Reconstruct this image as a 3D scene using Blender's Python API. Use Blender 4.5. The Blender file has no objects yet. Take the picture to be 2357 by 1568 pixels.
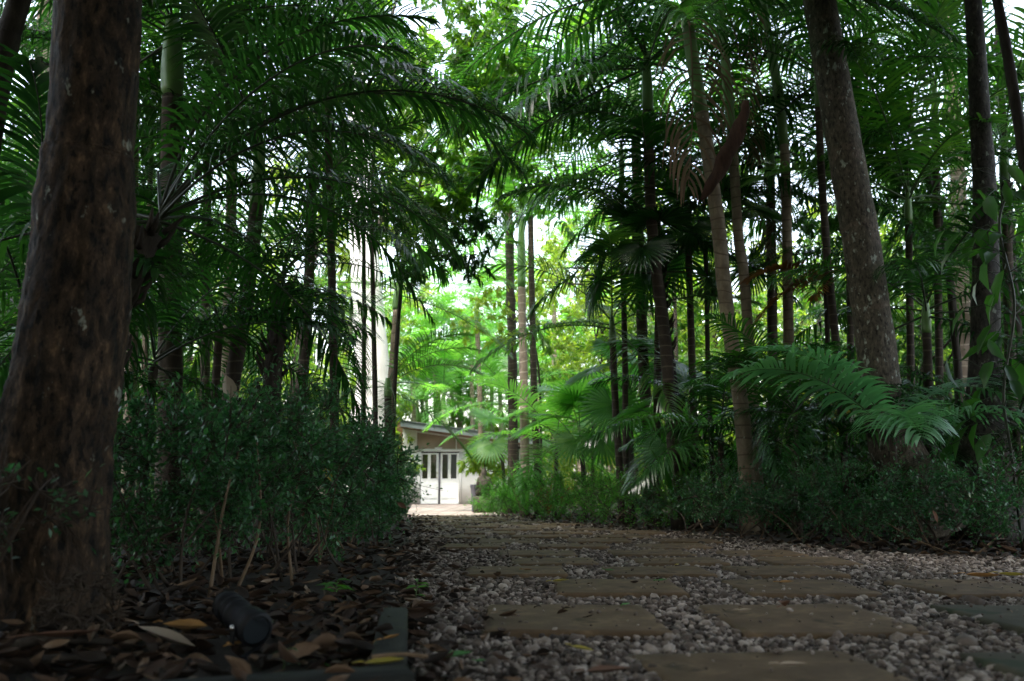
import bpy, math, random
import numpy as np
from mathutils import Vector

rng = np.random.default_rng(7)
random.seed(7)
scene = bpy.context.scene
COL = scene.collection
R = math.radians

# ------------------------------------------------------------------ camera
CAMH = 0.5
FPX, CX, CY = 2000.0, 1178.5, 784.0
PITCH = math.atan(346 / FPX)
cp, sp_ = math.cos(PITCH), math.sin(PITCH)


def ray(px, py):
    u = (px - CX) / FPX
    v = (CY - py) / FPX
    return np.array((u, cp - v * sp_, sp_ + v * cp))


def at(px, py, Y):
    d = ray(px, py)
    return np.array((0, 0, CAMH)) + d * (Y / d[1])


def ground(px, py):
    d = ray(px, py)
    return np.array((0, 0, CAMH)) + d * (-CAMH / d[2])


cam_d = bpy.data.cameras.new("camera")
cam = bpy.data.objects.new("camera", cam_d)
COL.objects.link(cam)
cam.location = (0, 0, CAMH)
cam.rotation_euler = (math.pi / 2 + PITCH, 0, 0)
cam_d.sensor_width = 36
cam_d.lens = 36 * FPX / 2357
cam_d.clip_start = 0.05
cam_d.clip_end = 1000
cam_d.dof.use_dof = True
cam_d.dof.focus_distance = 6.0
cam_d.dof.aperture_fstop = 2.6
scene.camera = cam

# ------------------------------------------------------------------ mesh builder


class MB:
    def __init__(self):
        self.v, self.f, self.m, self.n = [], {3: [], 4: []}, {3: [], 4: []}, 0

    def add(self, v, f, mat=0):
        v = np.asarray(v, float).reshape(-1, 3)
        f = np.asarray(f, int)
        self.v.append(v)
        if f.size:
            k = f.shape[1]
            self.f[k].append(f + self.n)
            self.m[k].append(np.full(len(f), mat))
        self.n += len(v)
        return self.n - len(v)

    def addf(self, base, f, mat=0):
        f = np.asarray(f, int)
        self.f[f.shape[1]].append(f + base)
        self.m[f.shape[1]].append(np.full(len(f), mat))

    def mesh(self, name, mats, smooth=True):
        me = bpy.data.meshes.new(name)
        V = np.concatenate(self.v)
        idx, tot, mi = [], [], []
        for k in (3, 4):
            if self.f[k]:
                F = np.concatenate(self.f[k])
                idx.append(F.ravel())
                tot.append(np.full(len(F), k))
                mi.append(np.concatenate(self.m[k]))
        idx, tot, mi = np.concatenate(idx), np.concatenate(tot), np.concatenate(mi)
        me.vertices.add(len(V))
        me.vertices.foreach_set("co", V.ravel())
        me.loops.add(len(idx))
        me.loops.foreach_set("vertex_index", idx.astype(np.int32))
        me.polygons.add(len(tot))
        st = np.concatenate(([0], np.cumsum(tot)[:-1]))
        me.polygons.foreach_set("loop_start", st.astype(np.int32))
        me.polygons.foreach_set("material_index", mi.astype(np.int32))
        me.polygons.foreach_set("use_smooth", np.full(len(tot), smooth))
        me.update(calc_edges=True)
        me.validate()
        for m in (mats if isinstance(mats, (list, tuple)) else [mats]):
            me.materials.append(m)
        return me

    def build(self, name, mats, parent=None, loc=(0, 0, 0), smooth=True):
        return link(name, self.mesh(name, mats, smooth), parent, loc)


def link(name, me, parent=None, loc=(0, 0, 0), rot=(0, 0, 0), scale=1.0):
    o = bpy.data.objects.new(name, me)
    COL.objects.link(o)
    o.location = loc
    o.rotation_euler = rot
    o.scale = (scale,) * 3 if np.isscalar(scale) else scale
    if parent:
        o.parent = parent
    return o


def tag(o, label=None, cat=None, group=None, kind=None):
    if label:
        o['label'] = label
    if cat:
        o['category'] = cat
    if group:
        o['group'] = group
    if kind:
        o['kind'] = kind
    return o


def thing(name, label, cat, loc=(0, 0, 0), rz=0, group=None):
    o = link(name, None, None, loc, (0, 0, rz))
    o.empty_display_size = 0.1
    return tag(o, label, cat, group)


def norm(a):
    return a / np.maximum(np.linalg.norm(a, axis=-1, keepdims=True), 1e-9)


def tube(mb, pts, rad, n=8, mat=0, cap=True, rough=0.0, seed=0):
    P = np.asarray(pts, float)
    rad = np.broadcast_to(np.asarray(rad, float), (len(P),))
    T = norm(np.gradient(P, axis=0))
    ref = np.array((0.0, 1.0, 0.0)) if abs(T[0][1]) < 0.9 else np.array((1.0, 0, 0))
    N = []
    nrm = norm(np.cross(np.cross(T[0], ref), T[0]))
    for t in T:
        nrm = norm(nrm - t * np.dot(nrm, t))
        N.append(nrm)
    N = np.array(N)
    B = np.cross(T, N)
    a = np.linspace(0, 2 * math.pi, n, endpoint=False)
    rr = rad[:, None] * np.ones((1, n))
    if rough:
        g = np.random.default_rng(seed)
        ph = g.uniform(0, 6.28, 6)
        z = np.arange(len(P))[:, None]
        rr = rr * (1 + rough * (np.sin(3 * a + ph[0] + z * .35) * .5 + np.sin(5 * a + ph[1] - z * .5) * .4
                                + np.sin(2 * a + ph[2] + z * 1.1) * .5) + g.normal(0, rough * .45, rr.shape))
    V = P[:, None, :] + rr[..., None] * (np.cos(a)[None, :, None] * N[:, None, :] + np.sin(a)[None, :, None] * B[:, None, :])
    b = mb.add(V, np.zeros((0, 4)), mat)
    i = np.arange(len(P) - 1)[:, None] * n
    j = np.arange(n)[None, :]
    k = (j + 1) % n
    q = np.stack([i + j, i + k, i + n + k, i + n + j], -1).reshape(-1, 4)
    mb.addf(b, q, mat)
    if cap:
        e = mb.add(np.array([P[0], P[-1]]), np.zeros((0, 3)), mat)
        j = np.arange(n)
        k = (j + 1) % n
        mb.addf(0, np.stack([np.full(n, e), b + k, b + j], -1), mat)
        o = b + (len(P) - 1) * n
        mb.addf(0, np.stack([np.full(n, e + 1), o + j, o + k], -1), mat)


def smooth_path(pts, k=6):
    P = np.asarray(pts, float)
    if len(P) < 3:
        t = np.linspace(0, 1, k * 2)[:, None]
        return P[0] * (1 - t) + P[-1] * t
    Q = np.vstack([2 * P[0] - P[1], P, 2 * P[-1] - P[-2]])
    out = []
    for i in range(1, len(Q) - 2):
        for t in np.linspace(0, 1, k, endpoint=False):
            a, b, c, d = Q[i - 1], Q[i], Q[i + 1], Q[i + 2]
            out.append(.5 * (2 * b + (c - a) * t + (2 * a - 5 * b + 4 * c - d) * t * t + (3 * b - a - 3 * c + d) * t ** 3))
    out.append(P[-1])
    return np.array(out)


def box(mb, lo, hi, mat=0, bevel=0.0):
    lo, hi = np.array(lo, float), np.array(hi, float)
    if bevel <= 0:
        V = [(x, y, z) for x in (lo[0], hi[0]) for y in (lo[1], hi[1]) for z in (lo[2], hi[2])]
        mb.add(V, [(0, 1, 3, 2), (4, 6, 7, 5), (0, 4, 5, 1), (2, 3, 7, 6), (0, 2, 6, 4), (1, 5, 7, 3)], mat)
        return
    # box with chamfered top edge rings
    def ring(x0, y0, z):
        return [(lo[0] + x0, lo[1] + y0, z), (hi[0] - x0, lo[1] + y0, z), (hi[0] - x0, hi[1] - y0, z), (lo[0] + x0, hi[1] - y0, z)]
    V = ring(bevel, bevel, lo[2]) + ring(0, 0, lo[2] + bevel) + ring(0, 0, hi[2] - bevel) + ring(bevel, bevel, hi[2])
    F = [(3, 2, 1, 0), (12, 13, 14, 15)]
    for r in range(3):
        for j in range(4):
            k = (j + 1) % 4
            F.append((r * 4 + j, r * 4 + k, r * 4 + 4 + k, r * 4 + 4 + j))
    mb.add(V, F, mat)


# leaf templates: x along the leaf, y across, z up
T_SMALL = (np.array([(0, 0, 0), (.45, .5, .06), (1, 0, -.05), (.45, -.5, .06)]), np.array([(0, 2, 1), (0, 3, 2)]))
T_LEAF = (np.array([(0, 0, 0), (.22, .36, .07), (.25, 0, 0), (.22, -.36, .07), (.6, .44, .04), (.62, 0, -.05), (.6, -.44, .04), (1, 0, -.2)]),
          np.array([(0, 2, 1), (0, 3, 2), (1, 2, 5), (1, 5, 4), (3, 6, 5), (3, 5, 2), (4, 5, 7), (5, 6, 7)]))


def leaves(mb, pos, dr, up, length, width, tpl=T_LEAF, mat=0):
    V, F = tpl
    N = len(pos)
    dr = norm(np.asarray(dr, float))
    side = norm(np.cross(up, dr))
    nr = np.cross(dr, side)
    L = np.broadcast_to(length, (N,))[:, None, None]
    W = np.broadcast_to(width, (N,))[:, None, None]
    P = pos[:, None, :] + L * V[None, :, 0:1] * dr[:, None, :] + W * V[None, :, 1:2] * side[:, None, :] + L * V[None, :, 2:3] * nr[:, None, :]
    k = len(V)
    Fs = (F[None] + (np.arange(N) * k)[:, None, None]).reshape(-1, F.shape[1])
    mb.add(P, Fs, mat)


# ------------------------------------------------------------------ materials


def mat(name):
    m = bpy.data.materials.new(name)
    m.use_nodes = True
    nt = m.node_tree
    nt.nodes.clear()
    out = nt.nodes.new('ShaderNodeOutputMaterial')
    return m, nt, out


def nd(nt, t, **kw):
    n = nt.nodes.new(t)
    for k, v in kw.items():
        if k in n.inputs:
            n.inputs[k].default_value = v
        else:
            setattr(n, k, v)
    return n


def ramp(nt, stops):
    r = nt.nodes.new('ShaderNodeValToRGB')
    e = r.color_ramp.elements
    while len(e) > 1:
        e.remove(e[-1])
    e[0].position, e[0].color = stops[0][0], (*stops[0][1], 1)
    for p, c in stops[1:]:
        x = e.new(p)
        x.color = (*c, 1)
    return r


def leaf_mat(name, stops, trans, tw=0.4, rough=0.35, spec=0.5, scale=1.5):
    """leaf: glossy upper surface plus light coming through the blade; colour differs leaf by leaf"""
    m, nt, out = mat(name)
    geo = nd(nt, 'ShaderNodeNewGeometry')
    oi = nd(nt, 'ShaderNodeObjectInfo')
    no = nd(nt, 'ShaderNodeTexNoise', Scale=scale, Detail=2.0)
    tc = nd(nt, 'ShaderNodeTexCoord')
    nt.links.new(tc.outputs['Object'], no.inputs['Vector'])
    a = nd(nt, 'ShaderNodeMath', operation='MULTIPLY')
    a.inputs[1].default_value = .45
    nt.links.new(geo.outputs['Random Per Island'], a.inputs[0])
    b = nd(nt, 'ShaderNodeMath', operation='MULTIPLY_ADD')
    b.inputs[1].default_value = .25
    nt.links.new(oi.outputs['Random'], b.inputs[0])
    nt.links.new(a.outputs[0], b.inputs[2])
    c = nd(nt, 'ShaderNodeMath', operation='MULTIPLY_ADD')
    c.inputs[1].default_value = .45
    nt.links.new(no.outputs['Fac'], c.inputs[0])
    nt.links.new(b.outputs[0], c.inputs[2])
    r = ramp(nt, stops)
    nt.links.new(c.outputs[0], r.inputs[0])
    p = nd(nt, 'ShaderNodeBsdfPrincipled', Roughness=rough)
    p.inputs['Specular IOR Level'].default_value = spec
    nt.links.new(r.outputs[0], p.inputs['Base Color'])
    t = nd(nt, 'ShaderNodeBsdfTranslucent')
    mixc = nd(nt, 'ShaderNodeMix', data_type='RGBA', blend_type='MULTIPLY')
    mixc.inputs[0].default_value = 1
    mixc.inputs[7].default_value = (*trans, 1)
    nt.links.new(r.outputs[0], mixc.inputs[6])
    nt.links.new(mixc.outputs[2], t.inputs['Color'])
    mx = nd(nt, 'ShaderNodeMixShader')
    mx.inputs[0].default_value = tw
    nt.links.new(p.outputs[0], mx.inputs[1])
    nt.links.new(t.outputs[0], mx.inputs[2])
    nt.links.new(mx.outputs[0], out.inputs['Surface'])
    return m


def solid(name, col, rough=.6, var=.25, scale=8, bump=.0, metal=0, spec=.4, stretch=None):
    m, nt, out = mat(name)
    tc = nd(nt, 'ShaderNodeTexCoord')
    mp = nd(nt, 'ShaderNodeMapping')
    if stretch:
        mp.inputs['Scale'].default_value = stretch
    nt.links.new(tc.outputs['Object'], mp.inputs['Vector'])
    no = nd(nt, 'ShaderNodeTexNoise', Scale=scale, Detail=6.0, Roughness=.65)
    nt.links.new(mp.outputs[0], no.inputs['Vector'])
    c = np.array(col)
    r = ramp(nt, [(.25, tuple(c * (1 - var))), (.75, tuple(np.minimum(c * (1 + var), 1)))])
    nt.links.new(no.outputs['Fac'], r.inputs[0])
    p = nd(nt, 'ShaderNodeBsdfPrincipled', Roughness=rough, Metallic=metal)
    p.inputs['Specular IOR Level'].default_value = spec
    nt.links.new(r.outputs[0], p.inputs['Base Color'])
    if bump:
        bn = nd(nt, 'ShaderNodeBump', Strength=bump, Distance=.02)
        nt.links.new(no.outputs['Fac'], bn.inputs['Height'])
        nt.links.new(bn.outputs[0], p.inputs['Normal'])
    nt.links.new(p.outputs[0], out.inputs['Surface'])
    return m


def island_mat(name, stops, rough=.7, trans=0.0, noise=25):
    m, nt, out = mat(name)
    geo = nd(nt, 'ShaderNodeNewGeometry')
    no = nd(nt, 'ShaderNodeTexNoise', Scale=noise, Detail=3.0)
    tc = nd(nt, 'ShaderNodeTexCoord')
    nt.links.new(tc.outputs['Object'], no.inputs['Vector'])
    c = nd(nt, 'ShaderNodeMath', operation='MULTIPLY_ADD')
    c.inputs[1].default_value = .3
    nt.links.new(no.outputs['Fac'], c.inputs[0])
    a = nd(nt, 'ShaderNodeMath', operation='MULTIPLY')
    a.inputs[1].default_value = .8
    nt.links.new(geo.outputs['Random Per Island'], a.inputs[0])
    nt.links.new(a.outputs[0], c.inputs[2])
    r = ramp(nt, stops)
    nt.links.new(c.outputs[0], r.inputs[0])
    p = nd(nt, 'ShaderNodeBsdfPrincipled', Roughness=rough)
    p.inputs['Specular IOR Level'].default_value = .35
    nt.links.new(r.outputs[0], p.inputs['Base Color'])
    if trans:
        t = nd(nt, 'ShaderNodeBsdfTranslucent')
        nt.links.new(r.outputs[0], t.inputs['Color'])
        mx = nd(nt, 'ShaderNodeMixShader')
        mx.inputs[0].default_value = trans
        nt.links.new(p.outputs[0], mx.inputs[1])
        nt.links.new(t.outputs[0], mx.inputs[2])
        nt.links.new(mx.outputs[0], out.inputs['Surface'])
    else:
        nt.links.new(p.outputs[0], out.inputs['Surface'])
    return m


def bark_mat(name, dark, light, patch=None, patch_amt=.62, stretch=(6, 6, 1.2), bump=.6, rings=0, ring_col=None, patch_scale=9, fleck=None):
    m, nt, out = mat(name)
    tc = nd(nt, 'ShaderNodeTexCoord')
    mp = nd(nt, 'ShaderNodeMapping')
    mp.inputs['Scale'].default_value = stretch
    nt.links.new(tc.outputs['Object'], mp.inputs['Vector'])
    n1 = nd(nt, 'ShaderNodeTexNoise', Scale=3.0, Detail=9.0, Roughness=.72, Distortion=.4)
    nt.links.new(mp.outputs[0], n1.inputs['Vector'])
    r = ramp(nt, [(.36, dark), (.52, tuple(np.array(dark) * .65 + np.array(light) * .35)), (.68, light)])
    nt.links.new(n1.outputs['Fac'], r.inputs[0])
    col = r.outputs[0]
    if rings:
        sx = nd(nt, 'ShaderNodeSeparateXYZ')
        nt.links.new(tc.outputs['Object'], sx.inputs[0])
        n3 = nd(nt, 'ShaderNodeTexNoise', Scale=1.2, Detail=2.0)
        nt.links.new(tc.outputs['Object'], n3.inputs['Vector'])
        ad = nd(nt, 'ShaderNodeMath', operation='MULTIPLY_ADD')
        ad.inputs[1].default_value = rings
        nt.links.new(sx.outputs[2], ad.inputs[0])
        m2 = nd(nt, 'ShaderNodeMath', operation='MULTIPLY')
        m2.inputs[1].default_value = 2.2
        nt.links.new(n3.outputs['Fac'], m2.inputs[0])
        nt.links.new(m2.outputs[0], ad.inputs[2])
        fr = nd(nt, 'ShaderNodeMath', operation='FRACT')
        nt.links.new(ad.outputs[0], fr.inputs[0])
        rr = ramp(nt, [(0, (1, 1, 1)), (.09, (.9, .9, .9)), (.14, (0, 0, 0)), (1, (0, 0, 0))])
        nt.links.new(fr.outputs[0], rr.inputs[0])
        mx = nd(nt, 'ShaderNodeMix', data_type='RGBA')
        mx.inputs[7].default_value = (*ring_col, 1)
        nt.links.new(rr.outputs[0], mx.inputs[0])
        nt.links.new(col, mx.inputs[6])
        col = mx.outputs[2]
    if patch:
        n2 = nd(nt, 'ShaderNodeTexNoise', Scale=patch_scale, Detail=4.0, Roughness=.6)
        mp2 = nd(nt, 'ShaderNodeMapping')
        mp2.inputs['Scale'].default_value = (1, 1, .6)
        nt.links.new(tc.outputs['Object'], mp2.inputs['Vector'])
        nt.links.new(mp2.outputs[0], n2.inputs['Vector'])
        r2 = ramp(nt, [(patch_amt, (0, 0, 0)), (patch_amt + .06, (1, 1, 1))])
        nt.links.new(n2.outputs['Fac'], r2.inputs[0])
        mx = nd(nt, 'ShaderNodeMix', data_type='RGBA')
        mx.inputs[7].default_value = (*patch, 1)
        nt.links.new(r2.outputs[0], mx.inputs[0])
        nt.links.new(col, mx.inputs[6])
        col = mx.outputs[2]
    if fleck:
        n4 = nd(nt, 'ShaderNodeTexNoise', Scale=38.0, Detail=3.0, Roughness=.6)
        mp4 = nd(nt, 'ShaderNodeMapping')
        mp4.inputs['Scale'].default_value = (1, 1, .45)
        nt.links.new(tc.outputs['Object'], mp4.inputs['Vector'])
        nt.links.new(mp4.outputs[0], n4.inputs['Vector'])
        r4 = ramp(nt, [(.36, (.0, .0, .0)), (.46, (.5, .5, .5)), (.56, (.5, .5, .5)), (.66, (1, 1, 1))])
        nt.links.new(n4.outputs['Fac'], r4.inputs[0])
        mx = nd(nt, 'ShaderNodeMix', data_type='RGBA', blend_type='OVERLAY')
        mx.inputs[0].default_value = fleck
        nt.links.new(col, mx.inputs[6])
        nt.links.new(r4.outputs[0], mx.inputs[7])
        col = mx.outputs[2]
    p = nd(nt, 'ShaderNodeBsdfPrincipled', Roughness=.8)
    p.inputs['Specular IOR Level'].default_value = .25
    nt.links.new(col, p.inputs['Base Color'])
    if bump:
        bn = nd(nt, 'ShaderNodeBump', Strength=bump, Distance=.02)
        nt.links.new(n1.outputs['Fac'], bn.inputs['Height'])
        nt.links.new(bn.outputs[0], p.inputs['Normal'])
    nt.links.new(p.outputs[0], out.inputs['Surface'])
    return m


YG = (2.9, 3.4, 1.1)   # light through a blade is yellower and stronger than light off it
M = {}
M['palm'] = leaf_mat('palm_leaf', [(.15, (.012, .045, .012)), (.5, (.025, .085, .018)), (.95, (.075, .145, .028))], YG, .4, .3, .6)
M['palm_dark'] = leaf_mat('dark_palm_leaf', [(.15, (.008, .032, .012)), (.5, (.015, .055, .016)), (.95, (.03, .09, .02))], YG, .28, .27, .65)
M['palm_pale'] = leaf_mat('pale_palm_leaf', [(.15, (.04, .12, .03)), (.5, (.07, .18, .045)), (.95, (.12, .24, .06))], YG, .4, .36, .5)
M['fan'] = leaf_mat('fan_leaf', [(.15, (.02, .075, .02)), (.5, (.035, .12, .03)), (.95, (.06, .16, .04))], YG, .42, .38, .5)
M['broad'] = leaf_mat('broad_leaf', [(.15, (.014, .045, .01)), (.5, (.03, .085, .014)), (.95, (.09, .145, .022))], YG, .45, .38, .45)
M['broad_lime'] = leaf_mat('lime_leaf', [(.15, (.05, .11, .012)), (.5, (.11, .17, .025)), (.95, (.19, .21, .035))], YG, .45, .42, .4)  # yellow-green leaves; on far lit crowns the light is in this colour
M['broad_glow'] = leaf_mat('backlit_broad_leaf', [(.15, (.022, .06, .01)), (.5, (.05, .115, .016)), (.95, (.11, .17, .025))], YG, .5, .36, .45)  # lighter copy of the broad leaf, backlit glow put into its colour
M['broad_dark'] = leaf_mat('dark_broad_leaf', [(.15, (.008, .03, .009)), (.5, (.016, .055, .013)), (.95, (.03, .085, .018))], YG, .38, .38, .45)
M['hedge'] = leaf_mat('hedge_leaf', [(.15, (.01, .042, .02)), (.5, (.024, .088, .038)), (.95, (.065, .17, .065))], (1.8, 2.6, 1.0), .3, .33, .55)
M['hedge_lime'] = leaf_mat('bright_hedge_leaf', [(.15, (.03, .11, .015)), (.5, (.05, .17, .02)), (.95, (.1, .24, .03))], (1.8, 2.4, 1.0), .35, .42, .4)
M['palm_blue'] = leaf_mat('bluish_palm_leaf', [(.15, (.05, .14, .08)), (.5, (.085, .2, .11)), (.95, (.13, .26, .15))], (1.8, 2.6, 1.2), .3, .3, .6)
M['yellow'] = leaf_mat('yellow_lit_leaf', [(.2, (.25, .2, .02)), (.9, (.4, .32, .04))], (1.5, 1.4, .8), .4, .5, .3)  # yellow light on the fronds, put into the leaf colour
M['orange'] = leaf_mat('rusty_leaf', [(.2, (.09, .035, .008)), (.9, (.2, .085, .016))], (1.6, 1.2, .6), .35, .5, .3)
M['red'] = leaf_mat('red_leaf', [(.2, (.12, .02, .02)), (.9, (.3, .05, .04))], (1.5, 1, .8), .35, .45, .4)
M['dead'] = leaf_mat('dead_leaf', [(.2, (.08, .055, .036)), (.9, (.22, .16, .105))], (1.2, 1, .8), .25, .7, .2)
M['rachis'] = solid('rachis_green', (.045, .085, .025), .45, .3, 10)
M['rachis_dark'] = solid('rachis_dark', (.022, .03, .014), .5, .3, 10)
M['shaft'] = solid('crownshaft_green', (.11, .21, .06), .38, .3, 4, 0, 0, .5, (1, 1, .3))
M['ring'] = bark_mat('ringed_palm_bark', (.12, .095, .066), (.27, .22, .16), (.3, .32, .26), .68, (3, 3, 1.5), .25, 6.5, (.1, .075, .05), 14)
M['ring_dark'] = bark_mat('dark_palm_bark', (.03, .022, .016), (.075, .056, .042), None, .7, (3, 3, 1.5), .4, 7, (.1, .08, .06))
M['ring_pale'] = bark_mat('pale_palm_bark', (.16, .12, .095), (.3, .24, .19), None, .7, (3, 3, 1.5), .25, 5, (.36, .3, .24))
M['bark'] = bark_mat('fissured_bark', (.006, .004, .0026), (.095, .058, .033), (.22, .23, .19), .645, (6.5, 6.5, 2.8), 1.0, 0, None, 17, .9)
M['bark_spot'] = bark_mat('spotted_bark', (.05, .042, .031), (.13, .108, .082), (.3, .33, .28), .6, (5, 5, 2.2), .6, 1.2, (.1, .078, .06), 15, .7)
M['bark_grey'] = bark_mat('grey_spotted_bark', (.022, .02, .018), (.065, .058, .048), (.17, .19, .16), .62, (5, 5, 2), .6, 0, None, 13, .7)
M['bark_dark'] = bark_mat('dark_bark', (.018, .014, .011), (.06, .047, .036), None, .7, (5, 5, 1.2), .7)
M['gum'] = bark_mat('white_gum_bark', (.6, .59, .56), (.82, .81, .79), (.45, .4, .33), .68, (2, 2, .6), .15, 0, None, 3)
M['twig'] = solid('twig_bark', (.05, .036, .026), .8, .4, 20)
M['stem_tan'] = solid('pale_twig', (.15, .1, .06), .7, .35, 20)
M['spathe'] = solid('brown_spathe', (.04, .021, .014), .7, .5, 7, .6, 0, .12, (3, 3, .8))


# ------------------------------------------------------------------ frond and leaf meshes


def frond_mesh(name, L, e0, bend, nl, leaf, w, droop, seed, mats, lift=.35, side_curve=.0, pet=.14, bare=0.0):
    g = np.random.default_rng(seed)
    mb = MB()
    S = 26
    s = np.linspace(0, 1, S)
    th = e0 - bend * s ** 1.25
    dx = np.cos(th) * L / (S - 1)
    dz = np.sin(th) * L / (S - 1)
    P = np.stack([np.cumsum(dx) - dx[0], side_curve * L * s ** 2, np.cumsum(dz) - dz[0]], -1)
    tube(mb, P, .011 * (L / 2.4) * (1 - s * .85) + .0015, 5, 1)
    ls = pet + (1 - pet) * np.linspace(0, .985, nl) ** .92
    for sgn in (-1, 1):
        lsj = np.clip(ls + g.normal(0, .004, nl), pet, .995)
        if bare:
            lsj = lsj[g.random(nl) > bare]
        n = len(lsj)
        base = np.stack([np.interp(lsj, s, P[:, i]) for i in range(3)], -1)
        tt = np.interp(lsj, s, th)
        T = np.stack([np.cos(tt), np.zeros(n), np.sin(tt)], -1)
        Nn = np.stack([-np.sin(tt), np.zeros(n), np.cos(tt)], -1)
        Bn = np.array((0, sgn, 0.0))[None]
        u = (lsj - pet) / (1 - pet)
        a = R(78) - R(50) * u ** 1.5 + g.normal(0, .05, n)
        ll = leaf * (np.sin(np.clip(u * .86 + .14, 0, 1) * math.pi) ** .55 * .92 + .1) * g.uniform(.9, 1.08, n)
        D = norm(np.cos(a)[:, None] * T + np.sin(a)[:, None] * Bn + (lift + g.normal(0, .09, n))[:, None] * Nn)
        K = 5
        wprof = np.array([.55, 1, .92, .62, .06])
        pos = base.copy()
        d = D.copy()
        stations = []
        dr = droop * g.uniform(.75, 1.3, n)[:, None]
        for k in range(K):
            wd = norm(np.cross(d, Nn + Bn * .35))
            tw = wd * (w * wprof[k] * .5)
            stations.append((pos - tw, pos + tw))
            pos = pos + d * (ll / (K - 1))[:, None]
            d = norm(d + np.array((0, 0, -1.0)) * dr)
        V = np.stack([x for st in stations for x in st], 1)    # n, 2K, 3
        q = np.array([(2 * k, 2 * k + 1, 2 * k + 3, 2 * k + 2) for k in range(K - 1)])
        F = (q[None] + (np.arange(n) * 2 * K)[:, None, None]).reshape(-1, 4)
        mb.add(V, F, 0)
    return mb.mesh(name, mats)


def fan_mesh(name, Rr, petl, e0, tilt, seed, mats, nseg=34, spread=290, split=.55, droop=.25):
    g = np.random.default_rng(seed)
    mb = MB()
    s = np.linspace(0, 1, 10)
    th = e0 - .5 * s
    P = np.stack([np.cumsum(np.cos(th)) * petl / 10, np.zeros(10), np.cumsum(np.sin(th)) * petl / 10], -1)
    tube(mb, P, np.linspace(.014, .008, 10) * max(.6, Rr / .7), 5, 1)
    o = P[-1]
    th = e0 - .5 - tilt
    X = np.array((math.cos(th), 0, math.sin(th)))
    Z = np.array((-math.sin(th), 0, math.cos(th)))
    Y = np.array((0, 1.0, 0))
    da = R(spread) / nseg
    for i in range(nseg):
        a = -R(spread) / 2 + (i + .5) * da
        rt = Rr * (1 - .28 * (abs(a) / (R(spread) / 2)) ** 2) * g.uniform(.93, 1.05)
        st = []
        for rr, wf in ((.03, 1), (split * .5, 1), (split, .96), (.8, .5), (1.0, .04)):
            r_ = rr * rt
            z0 = -droop * Rr * max(0, rr - .35) ** 2 * (1.3 + g.normal(0, .1)) + .18 * Rr * rr * abs(math.sin(a)) * .4
            for k, hh in ((-1, 0), (0, .018), (1, 0)):
                ang = a + k * da * .5 * wf
                p = o + X * (math.cos(ang) * r_) + Y * (math.sin(ang) * r_) + Z * (z0 + hh * rt * (rr < .9) * 1.2)
                st.append(p)
        F = []
        for k in range(4):
            b = k * 3
            F += [(b, b + 1, b + 4, b + 3), (b + 1, b + 2, b + 5, b + 4)]
        mb.add(st, F, 0)
    return mb.mesh(name, mats)


ELEV = [78, 64, 50, 36, 20, 2, -18]


def frond_set(nm, L, nl, leaf, w, droop, mats, bend=1.15, lift=.35, seeds=2):
    S = []
    for i, e in enumerate(ELEV):
        S.append([frond_mesh('%s_frond' % nm, L, R(e), bend * (1.0 if e > 30 else .75 if e > 0 else .5), nl, leaf, w,
                             droop * (1 + .12 * i), 100 * i + k + len(nm), mats, lift, rng.uniform(-.06, .06)) for k in range(seeds)])
    return S


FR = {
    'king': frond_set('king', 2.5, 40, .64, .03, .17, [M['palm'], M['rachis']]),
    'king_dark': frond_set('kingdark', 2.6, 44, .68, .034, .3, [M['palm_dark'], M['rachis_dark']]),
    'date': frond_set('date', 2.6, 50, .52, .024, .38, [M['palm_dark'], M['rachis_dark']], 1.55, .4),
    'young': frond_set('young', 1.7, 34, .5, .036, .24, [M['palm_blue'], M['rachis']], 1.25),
    'lit': frond_set('lit', 2.4, 44, .6, .04, .18, [M['palm_pale'], M['rachis']], 1.15),  # paler leaf colour stands in for light on the clearing palms
}
DEAD = [frond_mesh('dead_frond', 1.9, R(-60), .5, 26, .6, .022, .9, 900 + k, [M['dead'], M['dead']], .0, .1 * (k - 1), .2, .2) for k in range(3)]
FAN = {}
for key, m_, r_ in (('fan', [M['fan'], M['rachis']], .75), ('fan_pale', [M['palm_pale'], M['rachis']], .62), ('fan_dark', [M['palm_dark'], M['rachis_dark']], .8)):
    FAN[key] = [[fan_mesh('fan_leaf', r_, .95, R(e), t, 50 + 7 * i + k, m_) for k in range(2)] for i, (e, t) in enumerate(((82, .2), (66, .5), (48, .8), (30, .9), (8, .9)))]


def stem_pts(px, Y, base=True, top=0.0):
    pts = [at(x, y, Y if np.isscalar(Y) else Y[i]) for i, (x, y) in enumerate(px)]
    if base and pts[0][2] > 0:
        d = pts[1] - pts[0]
        lean = d / max(d[2], .2)
        pts.insert(0, pts[0] - lean * pts[0][2] * np.array((.6, .6, 1)))
    P = np.array(pts)
    return P


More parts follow.
